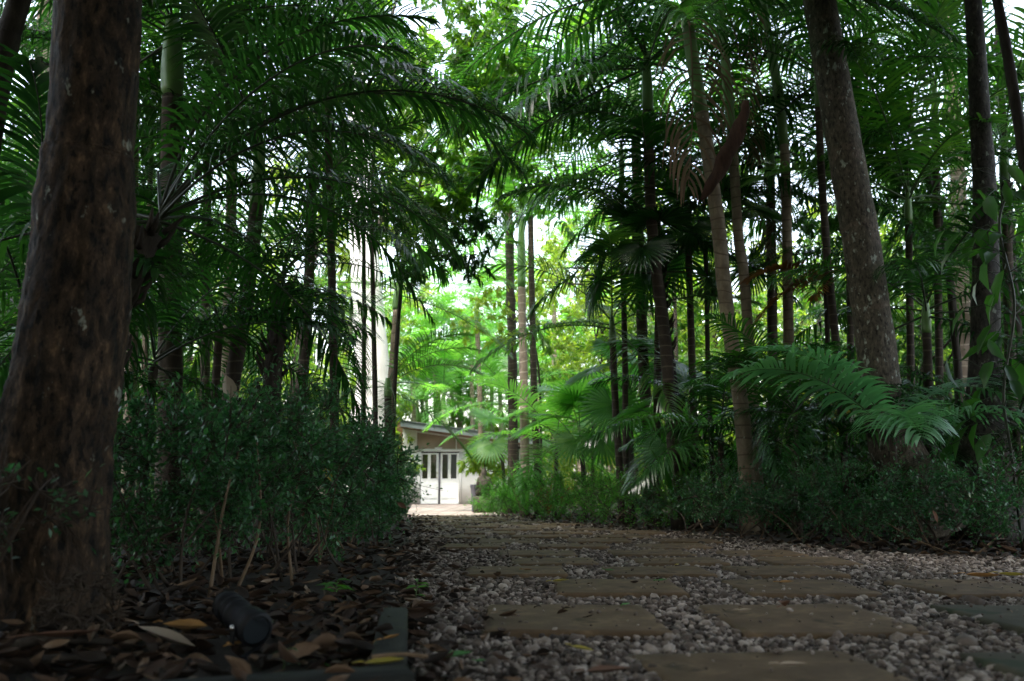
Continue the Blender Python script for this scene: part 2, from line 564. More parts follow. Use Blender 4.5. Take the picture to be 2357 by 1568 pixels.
def palm(name, label, P, r, fr='king', n=11, fs=1.0, shaft=.9, tmat='ring', group=None, elev=(0, 6), cat='palm tree', dead=0, az0=None, seed=None,
         smat='shaft', az=None, flare=.35, rough=.03, boots=False, trunk_bit=True, fe=None):
    g = np.random.default_rng(int(abs(P[0][0] * 77 + P[0][1] * 131)) % 9999 if seed is None else seed)
    base = P[0]
    t = thing(name, label, cat, base, 0, group)
    Q = smooth_path(P - base, 7)
    z = Q[:, 2]
    H = z[-1]
    cut = max(H - shaft, H * .25)
    lo = Q[z <= cut + 1e-6]
    lo = np.vstack([lo, np.array([[np.interp(cut, z, Q[:, i]) for i in range(3)]])])
    mb = MB()
    rad = r * (1 - .18 * lo[:, 2] / max(H, .1)) * (1 + flare * np.exp(-lo[:, 2] / .18))
    tube(mb, lo, rad, 14, 0, True, rough, int(g.integers(999)))
    if boots:
        for k in range(70):
            zz = g.uniform(.15, 1) ** .7 * cut
            c = np.array([np.interp(zz, z, Q[:, i]) for i in range(3)])
            a = g.uniform(0, 6.28)
            d = np.array((math.cos(a), math.sin(a), 0))
            tube(mb, [c + d * r * .8, c + d * r * 1.3 + (0, 0, .05), c + d * r * g.uniform(1.4, 1.9) + (0, 0, .13)], [.022, .018, .006], 5)
    mb.build('trunk', M[tmat], t)
    if shaft > .25:
        mb = MB()
        zz = np.linspace(cut - .01, H, 10)
        S = np.stack([np.interp(zz, z, Q[:, i]) for i in range(3)], -1)
        k = np.linspace(0, 1, 10)
        tube(mb, S, r * (.86 + .32 * np.sin(k * math.pi * .9) * (1 - k) - .3 * k), 12)
        mb.build('crownshaft', M[smat], t)
    top = Q[-1]
    fset = FR.get(fr) or FAN[fr]
    ne = len(fset) - 1
    if fr in ('king', 'king_dark') and n > 9:
        n = max(9, int(round(n * .84)))
    e1, e2 = elev if fr in FR else (fe or (0, ne))
    for i in range(n):
        u = i / max(n - 1, 1)
        e = int(round(e1 + (e2 - e1) * u))
        e = max(0, min(ne, e))
        ang = (az[i] if az is not None and i < len(az) else (g.uniform(0, 6.28) if i == 0 and az0 is None else (az0 or 0) + i * 2.3999 + g.normal(0, .25)))
        me = fset[e][int(g.integers(len(fset[e])))]
        link('frond', me, t, top - np.array((0, 0, .05 + .22 * u * min(1, shaft + .3))), (g.normal(0, .09), g.normal(0, .06), ang), fs * g.uniform(.88, 1.1))
    for i in range(dead):
        link('dead_frond', DEAD[i % 3], t, top - np.array((0, 0, .25)), (g.normal(0, .1), .15, g.uniform(0, 6.28)), fs * g.uniform(.8, 1.15))
    return t


# ------------------------------------------------------------------ broadleaf crowns


def cluster_leaves(mb, centers, radii, counts, leaf, wid, g, tpl=T_LEAF, hang=.6, mat=0, twigs=True, twigmat=1):
    for c, r, n in zip(centers, radii, counts):
        nt_ = max(3, n // 22)
        # twigs radiate from the cluster's heart, leaves sit along them
        d = norm(g.normal(0, 1, (nt_, 3)) + np.array((0, 0, .15)))
        ln = r * g.uniform(.45, 1.05, nt_)
        for i in range(nt_):
            p0 = np.array(c) + d[i] * ln[i] * .12
            p1 = np.array(c) + d[i] * ln[i] * .6
            p2 = np.array(c) + d[i] * ln[i] + np.array((0, 0, -.18 * ln[i]))
            if twigs:
                tube(mb, [p0, p1, p2], [.006, .004, .002], 3, twigmat, False)
            m = n // nt_
            u = g.uniform(.15, 1.02, m)[:, None]
            pos = (1 - u) ** 2 * p0 + 2 * u * (1 - u) * p1 + u ** 2 * p2 + g.normal(0, leaf * .16, (m, 3))
            dr = norm(d[i] * .6 + g.normal(0, .7, (m, 3)) + np.array((0, 0, -hang)))
            up = norm(np.array((0, 0, 1.0)) + g.normal(0, .55, (m, 3)))
            L = leaf * g.uniform(.6, 1.2, m)
            leaves(mb, pos, dr, up, L, L * wid, tpl, mat)


def crown_mesh(name, rx, rz, K, per, leaf, wid, seed, mats, tpl=T_LEAF, rc=.42, hang=.6, hollow=.35, twigs=True):
    g = np.random.default_rng(seed)
    mb = MB()
    d = norm(g.normal(0, 1, (K, 3)))
    rad = hollow + (1 - hollow) * g.random(K) ** .6
    C = d * rad[:, None] * np.array((rx, rx, rz))
    rr = rc * rx * g.uniform(.6, 1.2, K)
    cluster_leaves(mb, C, rr, [int(per * g.uniform(.6, 1.3)) for _ in range(K)], leaf, wid, g, tpl, hang, 0, twigs)
    me = mb.mesh(name, mats)
    return me, C


CR = {}
CR['canopy'] = [crown_mesh('canopy_crown', 3.4, 1.9, 46, 150, .19, .4, 300 + k, [M['broad'], M['twig']], T_LEAF, .3, .5) for k in range(2)]
CR['canopy_dark'] = [crown_mesh('canopy_crown', 3.4, 2.2, 60, 260, .21, .46, 320 + k, [M['broad_dark'], M['twig']], T_SMALL, .3, .4) for k in range(2)]  # dense dark crown made to block sky light from above the view
CR['mid'] = [crown_mesh('mid_crown', 1.7, 2.0, 34, 130, .13, .36, 340 + k, [M['broad'], M['twig']], T_LEAF, .38, .6) for k in range(2)]
CR['mid_lime'] = [crown_mesh('mid_crown', 1.8, 2.3, 34, 130, .14, .38, 360 + k, [M['broad_lime'], M['twig']], T_LEAF, .38, .6) for k in range(2)]
CR['mid_dark'] = [crown_mesh('mid_crown', 1.8, 2.2, 38, 130, .13, .38, 380 + k, [M['broad_dark'], M['twig']], T_LEAF, .36, .6) for k in range(2)]
CR['lowdark'] = [crown_mesh('low_foliage', 1.0, .8, 26, 110, .09, .4, 400 + k, [M['broad_dark'], M['twig']], T_LEAF, .42, .3) for k in range(2)]
CR['low'] = [crown_mesh('low_foliage', 1.0, .85, 26, 100, .1, .4, 420 + k, [M['broad'], M['twig']], T_LEAF, .42, .3) for k in range(2)]
CR['low_lime'] = [crown_mesh('low_foliage', 1.0, .85, 26, 100, .1, .42, 440 + k, [M['broad_lime'], M['twig']], T_LEAF, .42, .3) for k in range(2)]


def tree(name, label, P, r, crowns, tmat='bark_dark', group=None, cat='tree', flare=.3, rough=.05, taper=.35, sides=14, limbs=5, bend=None, detail=7, seed=0):
    """tapered trunk, limbs reaching into each crown; crowns: (kind, centre, scale)"""
    base = P[0]
    t = thing(name, label, cat, base, 0, group)
    Q = smooth_path(P - base, detail)
    H = Q[-1][2]
    mb = MB()
    rad = r * (1 - taper * Q[:, 2] / H) * (1 + flare * np.exp(-np.maximum(Q[:, 2], 0) / (r * 1.6)))
    tube(mb, Q, rad, sides, 0, True, rough, seed + 3)
    mb.build('trunk', M[tmat], t)
    g = np.random.default_rng(seed + int(abs(base[0]) * 100))
    for kind, c, s in crowns:
        me, C = CR[kind][int(g.integers(len(CR[kind])))]
        c = np.array(c) - base
        rz = g.uniform(0, 6.28)
        ca, sa = math.cos(rz), math.sin(rz)
        link('crown', me, t, c, (0, 0, rz), s)
        mb = MB()
        for k in g.choice(len(C), min(limbs, len(C)), False):
            q = C[k] * s
            q = np.array((q[0] * ca - q[1] * sa, q[0] * sa + q[1] * ca, q[2])) + c
            st = Q[min(len(Q) - 1, int(len(Q) * g.uniform(.72, .97)))]
            mid = st * .5 + q * .5 + g.normal(0, .12, 3) - np.array((0, 0, .1))
            tube(mb, smooth_path([st, mid, q], 5), np.linspace(r * .35, .008, 11), 6, 0, True)
        mb.build('limb', M[tmat], t)
    return t


# ------------------------------------------------------------------ sky and sun
SUN_EL = R(64)
w = bpy.data.worlds.new("World")
scene.world = w
w.use_nodes = True
nt = w.node_tree
bg = nt.nodes['Background']
sky = nt.nodes.new('ShaderNodeTexSky')
sky.sky_type = 'NISHITA'
sky.sun_disc = False
sky.sun_elevation = SUN_EL
sky.air_density = 1.6
sky.dust_density = 4.0
sky.ozone_density = 1.0
SAZ = R(205)     # soft high sun from behind the viewer's left shoulder
sky.sun_rotation = SAZ
hs = nt.nodes.new('ShaderNodeHueSaturation')
hs.inputs['Saturation'].default_value = 0.65
nt.links.new(sky.outputs[0], hs.inputs['Color'])
nt.links.new(hs.outputs[0], bg.inputs['Color'])
bg.inputs['Strength'].default_value = 0.15
sd = bpy.data.lights.new("sun", 'SUN')
sd.energy = 1.5
sd.angle = R(12)
sd.color = (1, .96, .88)
sun = bpy.data.objects.new("sun", sd)
COL.objects.link(sun)
dirv = Vector((math.sin(SAZ) * math.cos(SUN_EL), math.cos(SAZ) * math.cos(SUN_EL), math.sin(SUN_EL)))
sun.rotation_euler = dirv.to_track_quat('Z', 'Y').to_euler()
sun.location = (0, 10, 40)
scene.view_settings.view_transform = 'Standard'
scene.view_settings.look = 'None'
scene.view_settings.exposure = 2.75
scene.view_settings.gamma = 1
scene.cycles.max_bounces = 7
scene.cycles.diffuse_bounces = 3
scene.cycles.transmission_bounces = 5
scene.cycles.glossy_bounces = 3
scene.cycles.use_denoising = True
scene.cycles.sample_clamp_indirect = 8

# ------------------------------------------------------------------ the ground
def xl(Y):
    return -.06 - .105 * np.asarray(Y, float)


RE = np.array([(0, 5.0), (2, 4.6), (6.25, 3.75), (7.1, 2.75), (9.5, 2.1), (11.8, 1.35), (15.4, .25), (18, -.6), (24, -1.0), (34, -1.3)])


def xr(Y):
    return np.interp(Y, RE[:, 0], RE[:, 1])


M['soil'] = solid('forest_soil', (.02, .014, .01), .95, .5, 3, .6)
M['gravel_bed'] = solid('gravel_bed', (.07, .058, .05), .9, .6, 60, .8)
M['leaf_litter'] = island_mat('leaf_litter', [(.1, (.008, .006, .004)), (.5, (.024, .013, .008)), (.75, (.06, .033, .019)), (.92, (.16, .1, .06)), (1, (.3, .24, .19))], .75, .1)
M['stone'] = island_mat('gravel_stones', [(.1, (.025, .019, .016)), (.4, (.07, .053, .044)), (.7, (.155, .124, .105)), (1, (.38, .335, .3))], .75, 0, 60)


def sheet(name, outline, z, m, kind='structure', nsub=0):
    mb = MB()
    V = [(x, y, z) for x, y in outline]
    mb.add(V, np.zeros((0, 3)))
    me = bpy.data.meshes.new(name)
    me.from_pydata(V, [], [tuple(range(len(V)))])
    me.materials.append(m)
    return tag(link(name, me), kind=kind)


sheet('ground', [(-220, -220), (220, -220), (220, 220), (-220, 220)], 0, M['soil'])
ys = np.linspace(-3, 17.2, 40)
sheet('path', [(float(xl(y)), y) for y in ys] + [(float(xr(y)), y) for y in ys[::-1]], .004, M['gravel_bed'])

# pale brick paving in front of the house
m, nt, out = mat('paving_brick')
tc = nd(nt, 'ShaderNodeTexCoord')
br = nd(nt, 'ShaderNodeTexBrick', Scale=1.0)
br.inputs['Color1'].default_value = (.32, .25, .22, 1)
br.inputs['Color2'].default_value = (.42, .34, .31, 1)
br.inputs['Mortar'].default_value = (.17, .13, .12, 1)
br.inputs['Brick Width'].default_value = .42
br.inputs['Row Height'].default_value = .42
br.inputs['Mortar Size'].default_value = .022
br.offset = 0
nt.links.new(tc.outputs['Object'], br.inputs['Vector'])
no = nd(nt, 'ShaderNodeTexNoise', Scale=1.3, Detail=7.0)
nt.links.new(tc.outputs['Object'], no.inputs['Vector'])
r = ramp(nt, [(.35, (.55, .5, .45)), (.62, (1, 1, 1))])
nt.links.new(no.outputs['Fac'], r.inputs[0])
mx = nd(nt, 'ShaderNodeMix', data_type='RGBA', blend_type='MULTIPLY')
mx.inputs[0].default_value = .8
nt.links.new(br.outputs[0], mx.inputs[6])
nt.links.new(r.outputs[0], mx.inputs[7])
p = nd(nt, 'ShaderNodeBsdfPrincipled', Roughness=.6)
nt.links.new(mx.outputs[2], p.inputs['Base Color'])
nt.links.new(p.outputs[0], out.inputs['Surface'])
M['brick'] = m
ys = np.linspace(17.2, 32.9, 20)
sheet('patio', [(float(xl(y)) - .2, y) for y in ys] + [(float(xr(y)) + .5, y) for y in ys[::-1]], .006, M['brick'])

# ------------------------------------------------------------------ paving slabs
M['slab'] = bark_mat('slab_stone', (.066, .043, .024), (.175, .12, .07), (.035, .026, .014), .6, (1.6, 1.6, 1.6), .35, 0, None, 4)
M['slab_moss'] = bark_mat('mossy_slab_stone', (.04, .037, .024), (.09, .078, .05), (.025, .035, .018), .55, (1.6, 1.6, 1.6), .35, 0, None, 4)
ORD = ['nearest', 'second', 'third', 'fourth', 'fifth', 'sixth', 'seventh', 'eighth', 'ninth', 'tenth', 'eleventh', 'twelfth', 'thirteenth', 'fourteenth', 'fifteenth']
ROWS = [(1.98, 2.66, [.375, 1.30], .62), (3.0, 3.72, [-.095, .77, 1.72], .63), (4.06, 4.78, [.215, 1.1, 1.95], .6),
        (4.98, 5.52, [-.27, .56, 1.3], .58), (5.75, 6.27, [0.0, .84, 1.7], .56)]
y = 6.52
k = 5
while y < 16.6:
    c = 1.06 - .135 * (y - 3.3)
    offs = (-.43, .43, 1.25) if k % 2 else (-.86, 0, .86)
    ROWS.append((y, y + .55, [c + o - .29 for o in offs if c + o + .4 < xr(y)], .58))
    y += .82
    k += 1
slab_spots = []
for ri, (y0, y1, xs, wd) in enumerate(ROWS):
    for ci, x0 in enumerate(xs):
        mb = MB()
        g = np.random.default_rng(ri * 10 + ci)
        # a worn slab: chamfered rim with chipped edge points
        nn = 9
        W2, D2 = wd / 2, (y1 - y0) / 2
        per = []
        for (ax, ay, bx, by) in ((-1, -1, 1, -1), (1, -1, 1, 1), (1, 1, -1, 1), (-1, 1, -1, -1)):
            for q in range(nn):
                u = q / nn
                per.append(((ax + (bx - ax) * u) * W2, (ay + (by - ay) * u) * D2))
        per = np.array(per)
        jit = g.normal(0, .0045, per.shape)
        ringz = [(-.01, 1.0, 0), (.024, 1.0, 1), (.035, .985, 1), (.037, .9, .3)]
        V, F = [], []
        n = len(per)
        for zz, s_, jj in ringz:
            V += [(px * s_ + jx * jj, py * s_ + jy * jj, zz + g.normal(0, .0012)) for (px, py), (jx, jy) in zip(per, jit)]
        for a in range(3):
            for b in range(n):
                F.append((a * n + b, a * n + (b + 1) % n, (a + 1) * n + (b + 1) % n, (a + 1) * n + b))
        mb.add(V, F)
        e = mb.add([(0, 0, .038)], np.zeros((0, 3)))
        mb.addf(0, [(3 * n + b, 3 * n + (b + 1) % n, e) for b in range(n)])
        mossy = (ri in (0, 1) and x0 > 1.25)
        o = mb.build('paving_slab', M['slab_moss' if mossy else 'slab'], None, (x0 + W2, (y0 + y1) / 2, .004 + g.uniform(-.004, .004)))
        o.rotation_euler = (g.normal(0, .008), g.normal(0, .008), g.normal(0, .025))
        slab_spots.append((x0 + W2, (y0 + y1) / 2, W2, D2))
        side = {2: ['left', 'right'], 3: ['left', 'middle', 'right'], 1: ['only']}[len(xs)][ci]
        if ri < 10:
            lab = '%s slab, %s one in the %s row of the path counted from the camera' % ('dark mossy square stone' if mossy else 'brown square stone', side, ORD[ri])
        else:
            lab = 'thin far stone slab in the last rows of the path before the pale brick paving'
        tag(o, lab, 'paving slab', 'square stone slabs set in the gravel path')


def on_slab(x, y, mrg=.0):
    h = np.zeros(len(x), bool)
    for cx, cy, a, b in slab_spots:
        h |= (np.abs(x - cx) < a + mrg) & (np.abs(y - cy) < b + mrg)
    return h


# ------------------------------------------------------------------ gravel
def ico():
    t = (1 + 5 ** .5) / 2
    V = norm(np.array([(-1, t, 0), (1, t, 0), (-1, -t, 0), (1, -t, 0), (0, -1, t), (0, 1, t), (0, -1, -t), (0, 1, -t), (t, 0, -1), (t, 0, 1), (-t, 0, -1), (-t, 0, 1)], float))
    F = np.array([(0, 11, 5), (0, 5, 1), (0, 1, 7), (0, 7, 10), (0, 10, 11), (1, 5, 9), (5, 11, 4), (11, 10, 2), (10, 7, 6), (7, 1, 8), (3, 9, 4), (3, 4, 2), (3, 2, 6), (3, 6, 8), (3, 8, 9), (4, 9, 5), (2, 4, 11), (6, 2, 10), (8, 6, 7), (9, 8, 1)])
    return V, F


IV, IF = ico()


def stones(mb, x, y, z, r, g):
    N = len(x)
    sc = r[:, None] * g.uniform(.65, 1.25, (N, 3)) * np.array((1, 1, .72))
    V = IV[None] * (1 + g.normal(0, .1, (N, 12, 1)))
    a = g.uniform(0, 6.28, N)
    V = V * sc[:, None, :]
    ti = g.normal(0, .35, N)
    X = V[..., 0] * np.cos(a)[:, None] - V[..., 1] * np.sin(a)[:, None]
    Y = V[..., 0] * np.sin(a)[:, None] + V[..., 1] * np.cos(a)[:, None]
    Z = V[..., 2] + X * np.tan(ti)[:, None] * .5
    V = np.stack([X + x[:, None], Y + y[:, None], Z + z[:, None]], -1)
    F = (IF[None] + (np.arange(N) * 12)[:, None, None]).reshape(-1, 3)
    mb.add(V, F)


mb = MB()
for (ya, yb, dens, rm) in ((1.9, 3.2, 3600, .0112), (3.2, 5, 2700, .0118), (5, 8, 1400, .0135), (8, 12, 600, .016), (12, 17.4, 260, .019)):
    xa, xb = float(xl(yb)) - .2, min(float(xr(ya)) + .3, .62 * yb + .3)
    n = int(dens * (xb - xa) * (yb - ya))
    x = rng.uniform(xa, xb, n)
    y = rng.uniform(ya, yb, n)
    e = rng.normal(0, .09, n)
    ok = (x > xl(y) + e + .05) & (x < xr(y) + e * 2) & (~on_slab(x, y, -.012) | (rng.random(n) < .02))
    x, y = x[ok], y[ok]
    ons = on_slab(x, y, -.012)
    r_ = rm * np.exp(rng.normal(0, .33, len(x)))
    z = np.where(ons, .046, .006 + rng.uniform(0, .022, len(x)))
    r_ = np.where(ons, r_ * .6, r_)
    stones(mb, x, y, z, r_, rng)
o = mb.build('gravel', M['stone'])
tag(o, 'loose pale pinkish grey gravel filling the path between the slabs', 'gravel', kind='stuff')

# ------------------------------------------------------------------ leaf litter
def litter_leaf_tpl(curl, cup):
    xs = np.linspace(0, 1, 6)
    wv = np.array([.02, .36, .5, .46, .27, .01])
    V, F = [], []
    for i, (x, wd) in enumerate(zip(xs, wv)):
        for k in (-1, 0, 1):
            V.append((x, k * wd, curl * (x - .5) ** 2 * 1.6 + cup * abs(k) * wd * 1.4))
    for i in range(5):
        b = i * 3
        F += [(b, b + 3, b + 4, b + 1), (b + 1, b + 4, b + 5, b + 2)]
    return np.array(V, float), np.array(F)


def scatter_litter(mb, x, y, z, g, lmin, lmax, tiltsd=.4):
    N = len(x)
    kinds = g.integers(0, 5, N)
    for k, (cu, ca) in enumerate(((.25, .12), (-.25, .15), (.5, .3), (-.12, -.2), (.1, .4))):
        s = kinds == k
        n = s.sum()
        a = g.uniform(0, 6.28, n)
        d = np.stack([np.cos(a), np.sin(a), g.normal(0, tiltsd * .6, n)], -1)
        up = norm(np.array((0, 0, 1.0)) + g.normal(0, tiltsd, (n, 3)))
        L = g.uniform(lmin, lmax, n)
        leaves(mb, np.stack([x[s], y[s], z[s]], -1), d, up, L, L * g.uniform(.2, .42, n), litter_leaf_tpl(cu, ca))


mb = MB()
for (ya, yb, dens, zt) in ((1.9, 4, 480, .06), (4, 8, 150, .05), (8, 18, 45, .04)):
    xa = -.62 * yb - .5
    n = int(dens * (float(xl(ya)) - xa) * (yb - ya))
    x = rng.uniform(xa, float(xl(ya)), n)
    y = rng.uniform(ya, yb, n)
    ok = x < xl(y) + rng.normal(-.02, .1, n)
    ok &= ~((np.abs(x + .85) < .1) & (y < 2.78) & (y > 2.5))
    x, y = x[ok], y[ok]
    scatter_litter(mb, x, y, .012 + rng.uniform(0, zt, len(x)), rng, .04, .115)
    xb = .62 * yb + .5
    n = int(dens * .8 * max(0, xb - float(xr(yb))) * (yb - ya))
    x = rng.uniform(float(xr(yb)), max(xb, float(xr(yb)) + .01), n)
    y = rng.uniform(ya, yb, n)
    ok = x > xr(y) + rng.normal(0, .15, n)
    x, y = x[ok], y[ok]
    scatter_litter(mb, x, y, .012 + rng.uniform(0, zt, len(x)), rng, .05, .13)
# thinner along the margins of the path and here and there on it
n = 900
y = 2 + 15 * rng.random(n) ** 1.4
side_ = rng.random(n)
x = np.where(side_ < .6, xl(y) + np.abs(rng.normal(0, .25, n)), xr(y) - np.abs(rng.normal(0, .3, n)))
scatter_litter(mb, x, y, .028 + rng.uniform(0, .02, n), rng, .03, .09, .3)
n = 620
y = rng.uniform(2.4, 17, n)
x = xl(y) + (xr(y) - xl(y)) * rng.random(n)
scatter_litter(mb, x, y, np.where(on_slab(x, y), .055, .03), rng, .015, .05, .25)
o = mb.build('leaf_litter', M['leaf_litter'])
tag(o, 'brown fallen leaf litter covering the beds on both sides of the path', 'leaf litter', kind='stuff')


def fallen_leaf(px, py, L, wd, az, m, label, z=.045, curl=.3, cup=.3, petiole=True):
    rd = ray(px, py)
    c = np.array((0, 0, CAMH)) + rd * ((z - CAMH) / rd[2])
    mb = MB()
    V, F = litter_leaf_tpl(curl, cup)
    V = V * np.array((L, L * wd, L * .5)) - np.array((L / 2, 0, 0))
    mb.add(V, F)
    if petiole:
        tube(mb, [(-L / 2, 0, L * .1), (-L * .62, .005, L * .1), (-L * .78, .012, L * .06)], [.0022, .002, .0018], 4)
    o = mb.build('fallen_leaf', m, None, (c[0], c[1], z))
    o.rotation_euler = (rng.normal(0, .1), rng.normal(0, .1), az)
    return tag(o, label, 'fallen leaf', 'single leaves lying about the path')


M['lf_green'] = island_mat('fallen_green', [(0, (.04, .16, .03)), (1, (.07, .24, .05))], .45, .2)
M['lf_yellow'] = island_mat('fallen_yellow', [(0, (.3, .24, .03)), (1, (.42, .36, .06))], .5, .2)
M['lf_orange'] = island_mat('fallen_orange', [(0, (.28, .14, .04)), (1, (.38, .2, .06))], .55, .15)
M['lf_pale'] = island_mat('fallen_pale', [(0, (.34, .27, .2)), (1, (.46, .38, .3))], .6, .1)
M['lf_brown'] = island_mat('fallen_brown', [(0, (.09, .045, .03)), (1, (.16, .08, .05))], .6, .1)
fallen_leaf(1048, 1512, .1, .55, .2, M['lf_green'], 'large green leaf lying on gravel left of the nearest slab')
fallen_leaf(1105, 1522, .04, .6, -.5, M['lf_green'], 'small green leaf lying beside the large green leaf on gravel')
fallen_leaf(1340, 1495, .07, .4, -.3, M['lf_yellow'], 'yellow leaf lying at the front edge of the left slab in second row')
fallen_leaf(1442, 1392, .06, .6, 1.2, M['lf_green'], 'green and yellow leaf lying on gravel between the second and third slab rows')
fallen_leaf(1290, 1338, .09, .35, .1, M['lf_yellow'], 'long yellow leaf at the back left corner of a third row slab', .06)
fallen_leaf(1525, 1336, .06, .45, .4, M['lf_green'], 'bright green leaf at the back right corner of the left third row slab', .06)
fallen_leaf(1402, 1313, .06, .55, -.3, M['lf_green'], 'dark green leaf at left end of the middle fourth row slab', .06)
fallen_leaf(1825, 1532, .075, .32, .1, M['lf_pale'], 'pale cream leaf lying on the nearest left slab', .06)
fallen_leaf(1715, 1405, .05, .35, .1, M['lf_pale'], 'little pale leaf on the middle slab of the second row', .06)
fallen_leaf(1808, 1396, .07, .7, .9, M['lf_brown'], 'curled dark brown leaf standing on the middle slab of second row', .075, 1.2, .9)
fallen_leaf(1810, 1341, .08, .3, .2, M['lf_orange'], 'orange brown leaf lying on the middle slab of third row', .06)
fallen_leaf(2265, 1328, .2, .22, .05, M['lf_orange'], 'long orange yellow leaf on the gravel near the right edge', .05)
fallen_leaf(2330, 1325, .16, .22, .1, M['lf_yellow'], 'long yellow green leaf touching the orange leaf near the right edge', .055)
fallen_leaf(1400, 1548, .12, .5, .1, M['lf_brown'], 'broad purplish brown leaf on gravel left of the nearest slab')
fallen_leaf(1215, 1312, .06, .4, .2, M['lf_orange'], 'orange leaf lying by the left slab of the fourth row', .05)
fallen_leaf(1560, 1300, .05, .4, 1.2, M['lf_yellow'], 'small yellow leaf on gravel behind the fourth slab row', .04)
fallen_leaf(425, 1448, .19, .42, -.5, M['lf_orange'], 'broad tan leaf lying left of the black garden spotlight', .1)
fallen_leaf(380, 1475, .22, .34, -.35, M['lf_pale'], 'long pale brown leaf lying in front of the broad tan leaf', .06)
fallen_leaf(545, 1485, .09, .6, 1.5, M['lf_orange'], 'tan leaf lying right under the black garden spotlight', .06)
fallen_leaf(150, 1470, .19, .45, .35, M['lf_brown'], 'large purplish brown torn leaf lying at the foot of the big left trunk', .08, .5, .3)
fallen_leaf(900, 1470, .08, .25, 1.0, M['lf_orange'], 'thin brown leaf lying on top of the dark timber edging', .085)
fallen_leaf(885, 1527, .1, .35, .1, M['lf_yellow'], 'yellow green leaf lying on the corner of the timber edging', .085)

# ------------------------------------------------------------------ timber edging, stick, spotlight, seedlings
M['timber'] = bark_mat('weathered_timber', (.01, .012, .011), (.034, .037, .032), (.03, .036, .022), .62, (8, 1.2, 8), .5)
mb = MB()
box(mb, (-.095, 0, -.05), (0, 1.02, .088), 0, .007)
o = mb.build('timber_edging', M['timber'], None, (-.256, 2.23, 0))
o.rotation_euler = (0, 0, R(6.7))
tag(o, 'weathered dark timber edging board running away along the left of the path', 'garden edging', 'timber edging boards')
mb = MB()
box(mb, (-.95, -.09, -.05), (0, 0, .085), 0, .007)
M['timber2'] = bark_mat('weathered_timber_cross', (.01, .012, .011), (.034, .037, .032), (.03, .036, .022), .62, (1.2, 8, 8), .5)
o = mb.build('timber_edging', M['timber2'], None, (-.258, 2.225, 0))
o.rotation_euler = (0, 0, R(19))
tag(o, 'dark mossy timber edging board lying across the bottom of the leaf bed', 'garden edging', 'timber edging boards')
mb = MB()
a, b = at(855, 1512, 2.19), at(985, 1511, 2.21)
tube(mb, smooth_path([a, (a + b) / 2 + np.array((0, .01, .004)), b], 4), .005, 6)
tag(mb.build('stick', M['stem_tan']), 'thin pale stick lying across the corner of the timber edging', 'stick')
for q, (x0, y0, x1, y1, Yd, lab) in enumerate(((0, 1495, 260, 1478, 2.55, 'dark fallen stick lying in the leaf litter at the lower left corner'),
                                             (0, 1545, 330, 1520, 2.4, 'long rotting stick at the bottom edge of the leaf bed'))):
    mb = MB()
    a, b = at(x0, y0, Yd), at(x1, y1, Yd + .12)
    tube(mb, smooth_path([a, a * .6 + b * .4 + np.array((0, 0, .02)), b], 6), np.linspace(.018, .009, 13), 7, 0, True, .15, q)
    tag(mb.build('stick', M['bark_dark']), lab, 'stick')

M['black'] = solid('black_powder_coat', (.004, .005, .008), .6, .2, 30, 0, 0, .3)
M['steel'] = solid('bright_screw', (.6, .6, .6), .25, .1, 30, 0, 1)
M['lens'] = solid('lamp_glass', (.02, .025, .03), .08, .1, 10, 0, 0, .8)
lp = at(552, 1412, 2.72)
t = thing('garden_spotlight', 'black cylindrical garden spotlight on a curved bracket in the leaf litter', 'spotlight', (lp[0], lp[1], 0))
ax0 = at(512, 1385, 2.8) - np.array((lp[0], lp[1], 0))
ax1 = at(585, 1445, 2.64) - np.array((lp[0], lp[1], 0))
d = norm(ax1 - ax0)
L_ = np.linalg.norm(ax1 - ax0) + .02
mb = MB()
prof = [(0, .0), (0, .03), (.006, .037), (.02, .04), (.021, .046), (.03, .046), (.031, .04), (.038, .04), (.039, .046), (.048, .046), (.049, .04), (.056, .04), (.057, .046), (.066, .046), (.067, .042), (.1, .043), (.101, .051), (.13, .052), (.133, .042)]
u = np.array((0, 0, 1.0))
s1 = norm(np.cross(d, u))
s2 = np.cross(s1, d)
n = 20
aa = np.linspace(0, 2 * math.pi, n, endpoint=False)
V, F = [], []
for (zz, rr) in prof:
    V += [ax0 + d * zz * L_ / .133 + (s1 * math.cos(a_) + s2 * math.sin(a_)) * rr for a_ in aa]
for i in range(len(prof) - 1):
    for j in range(n):
        F.append((i * n + j, i * n + (j + 1) % n, (i + 1) * n + (j + 1) % n, (i + 1) * n + j))
mb.add(V, F)
mb.build('lamp_housing', M['black'], t)
mb = MB()
V = [ax0 + d * L_ * .985 + (s1 * math.cos(a_) + s2 * math.sin(a_)) * .041 for a_ in aa]
e = len(V)
V.append(ax0 + d * L_ * .975)
mb.add(V, [(j, (j + 1) % n, e) for j in range(n)])
mb.build('lens', M['lens'], t)
mb = MB()
cc = ax0 + d * L_ * .85
arc = []
for a_ in np.linspace(0, math.pi, 15):
    arc.append(cc + s1 * math.cos(a_) * -.056 + np.array((-.2, 0, -1)) * (math.sin(a_) * .085))
arc = np.array(arc)
for off in (-.008, 0, .008):
    tube(mb, arc + d * off, .004, 6)
mb.build('bracket', M['black'], t)
for sg in (-1, 1):
    mb = MB()
    q = cc + s1 * sg * .055
    tube(mb, [q, q + s1 * sg * .006, q + s1 * sg * .012], [.009, .009, .006], 10)
    mb.build('screw', M['steel'], t)
mb = MB()
tube(mb, [(cc + np.array((-.2, 0, -1)) * .085), (cc[0] - .02, cc[1], -.04)], [.012, .006], 8)
mb.build('spike', M['black'], t)


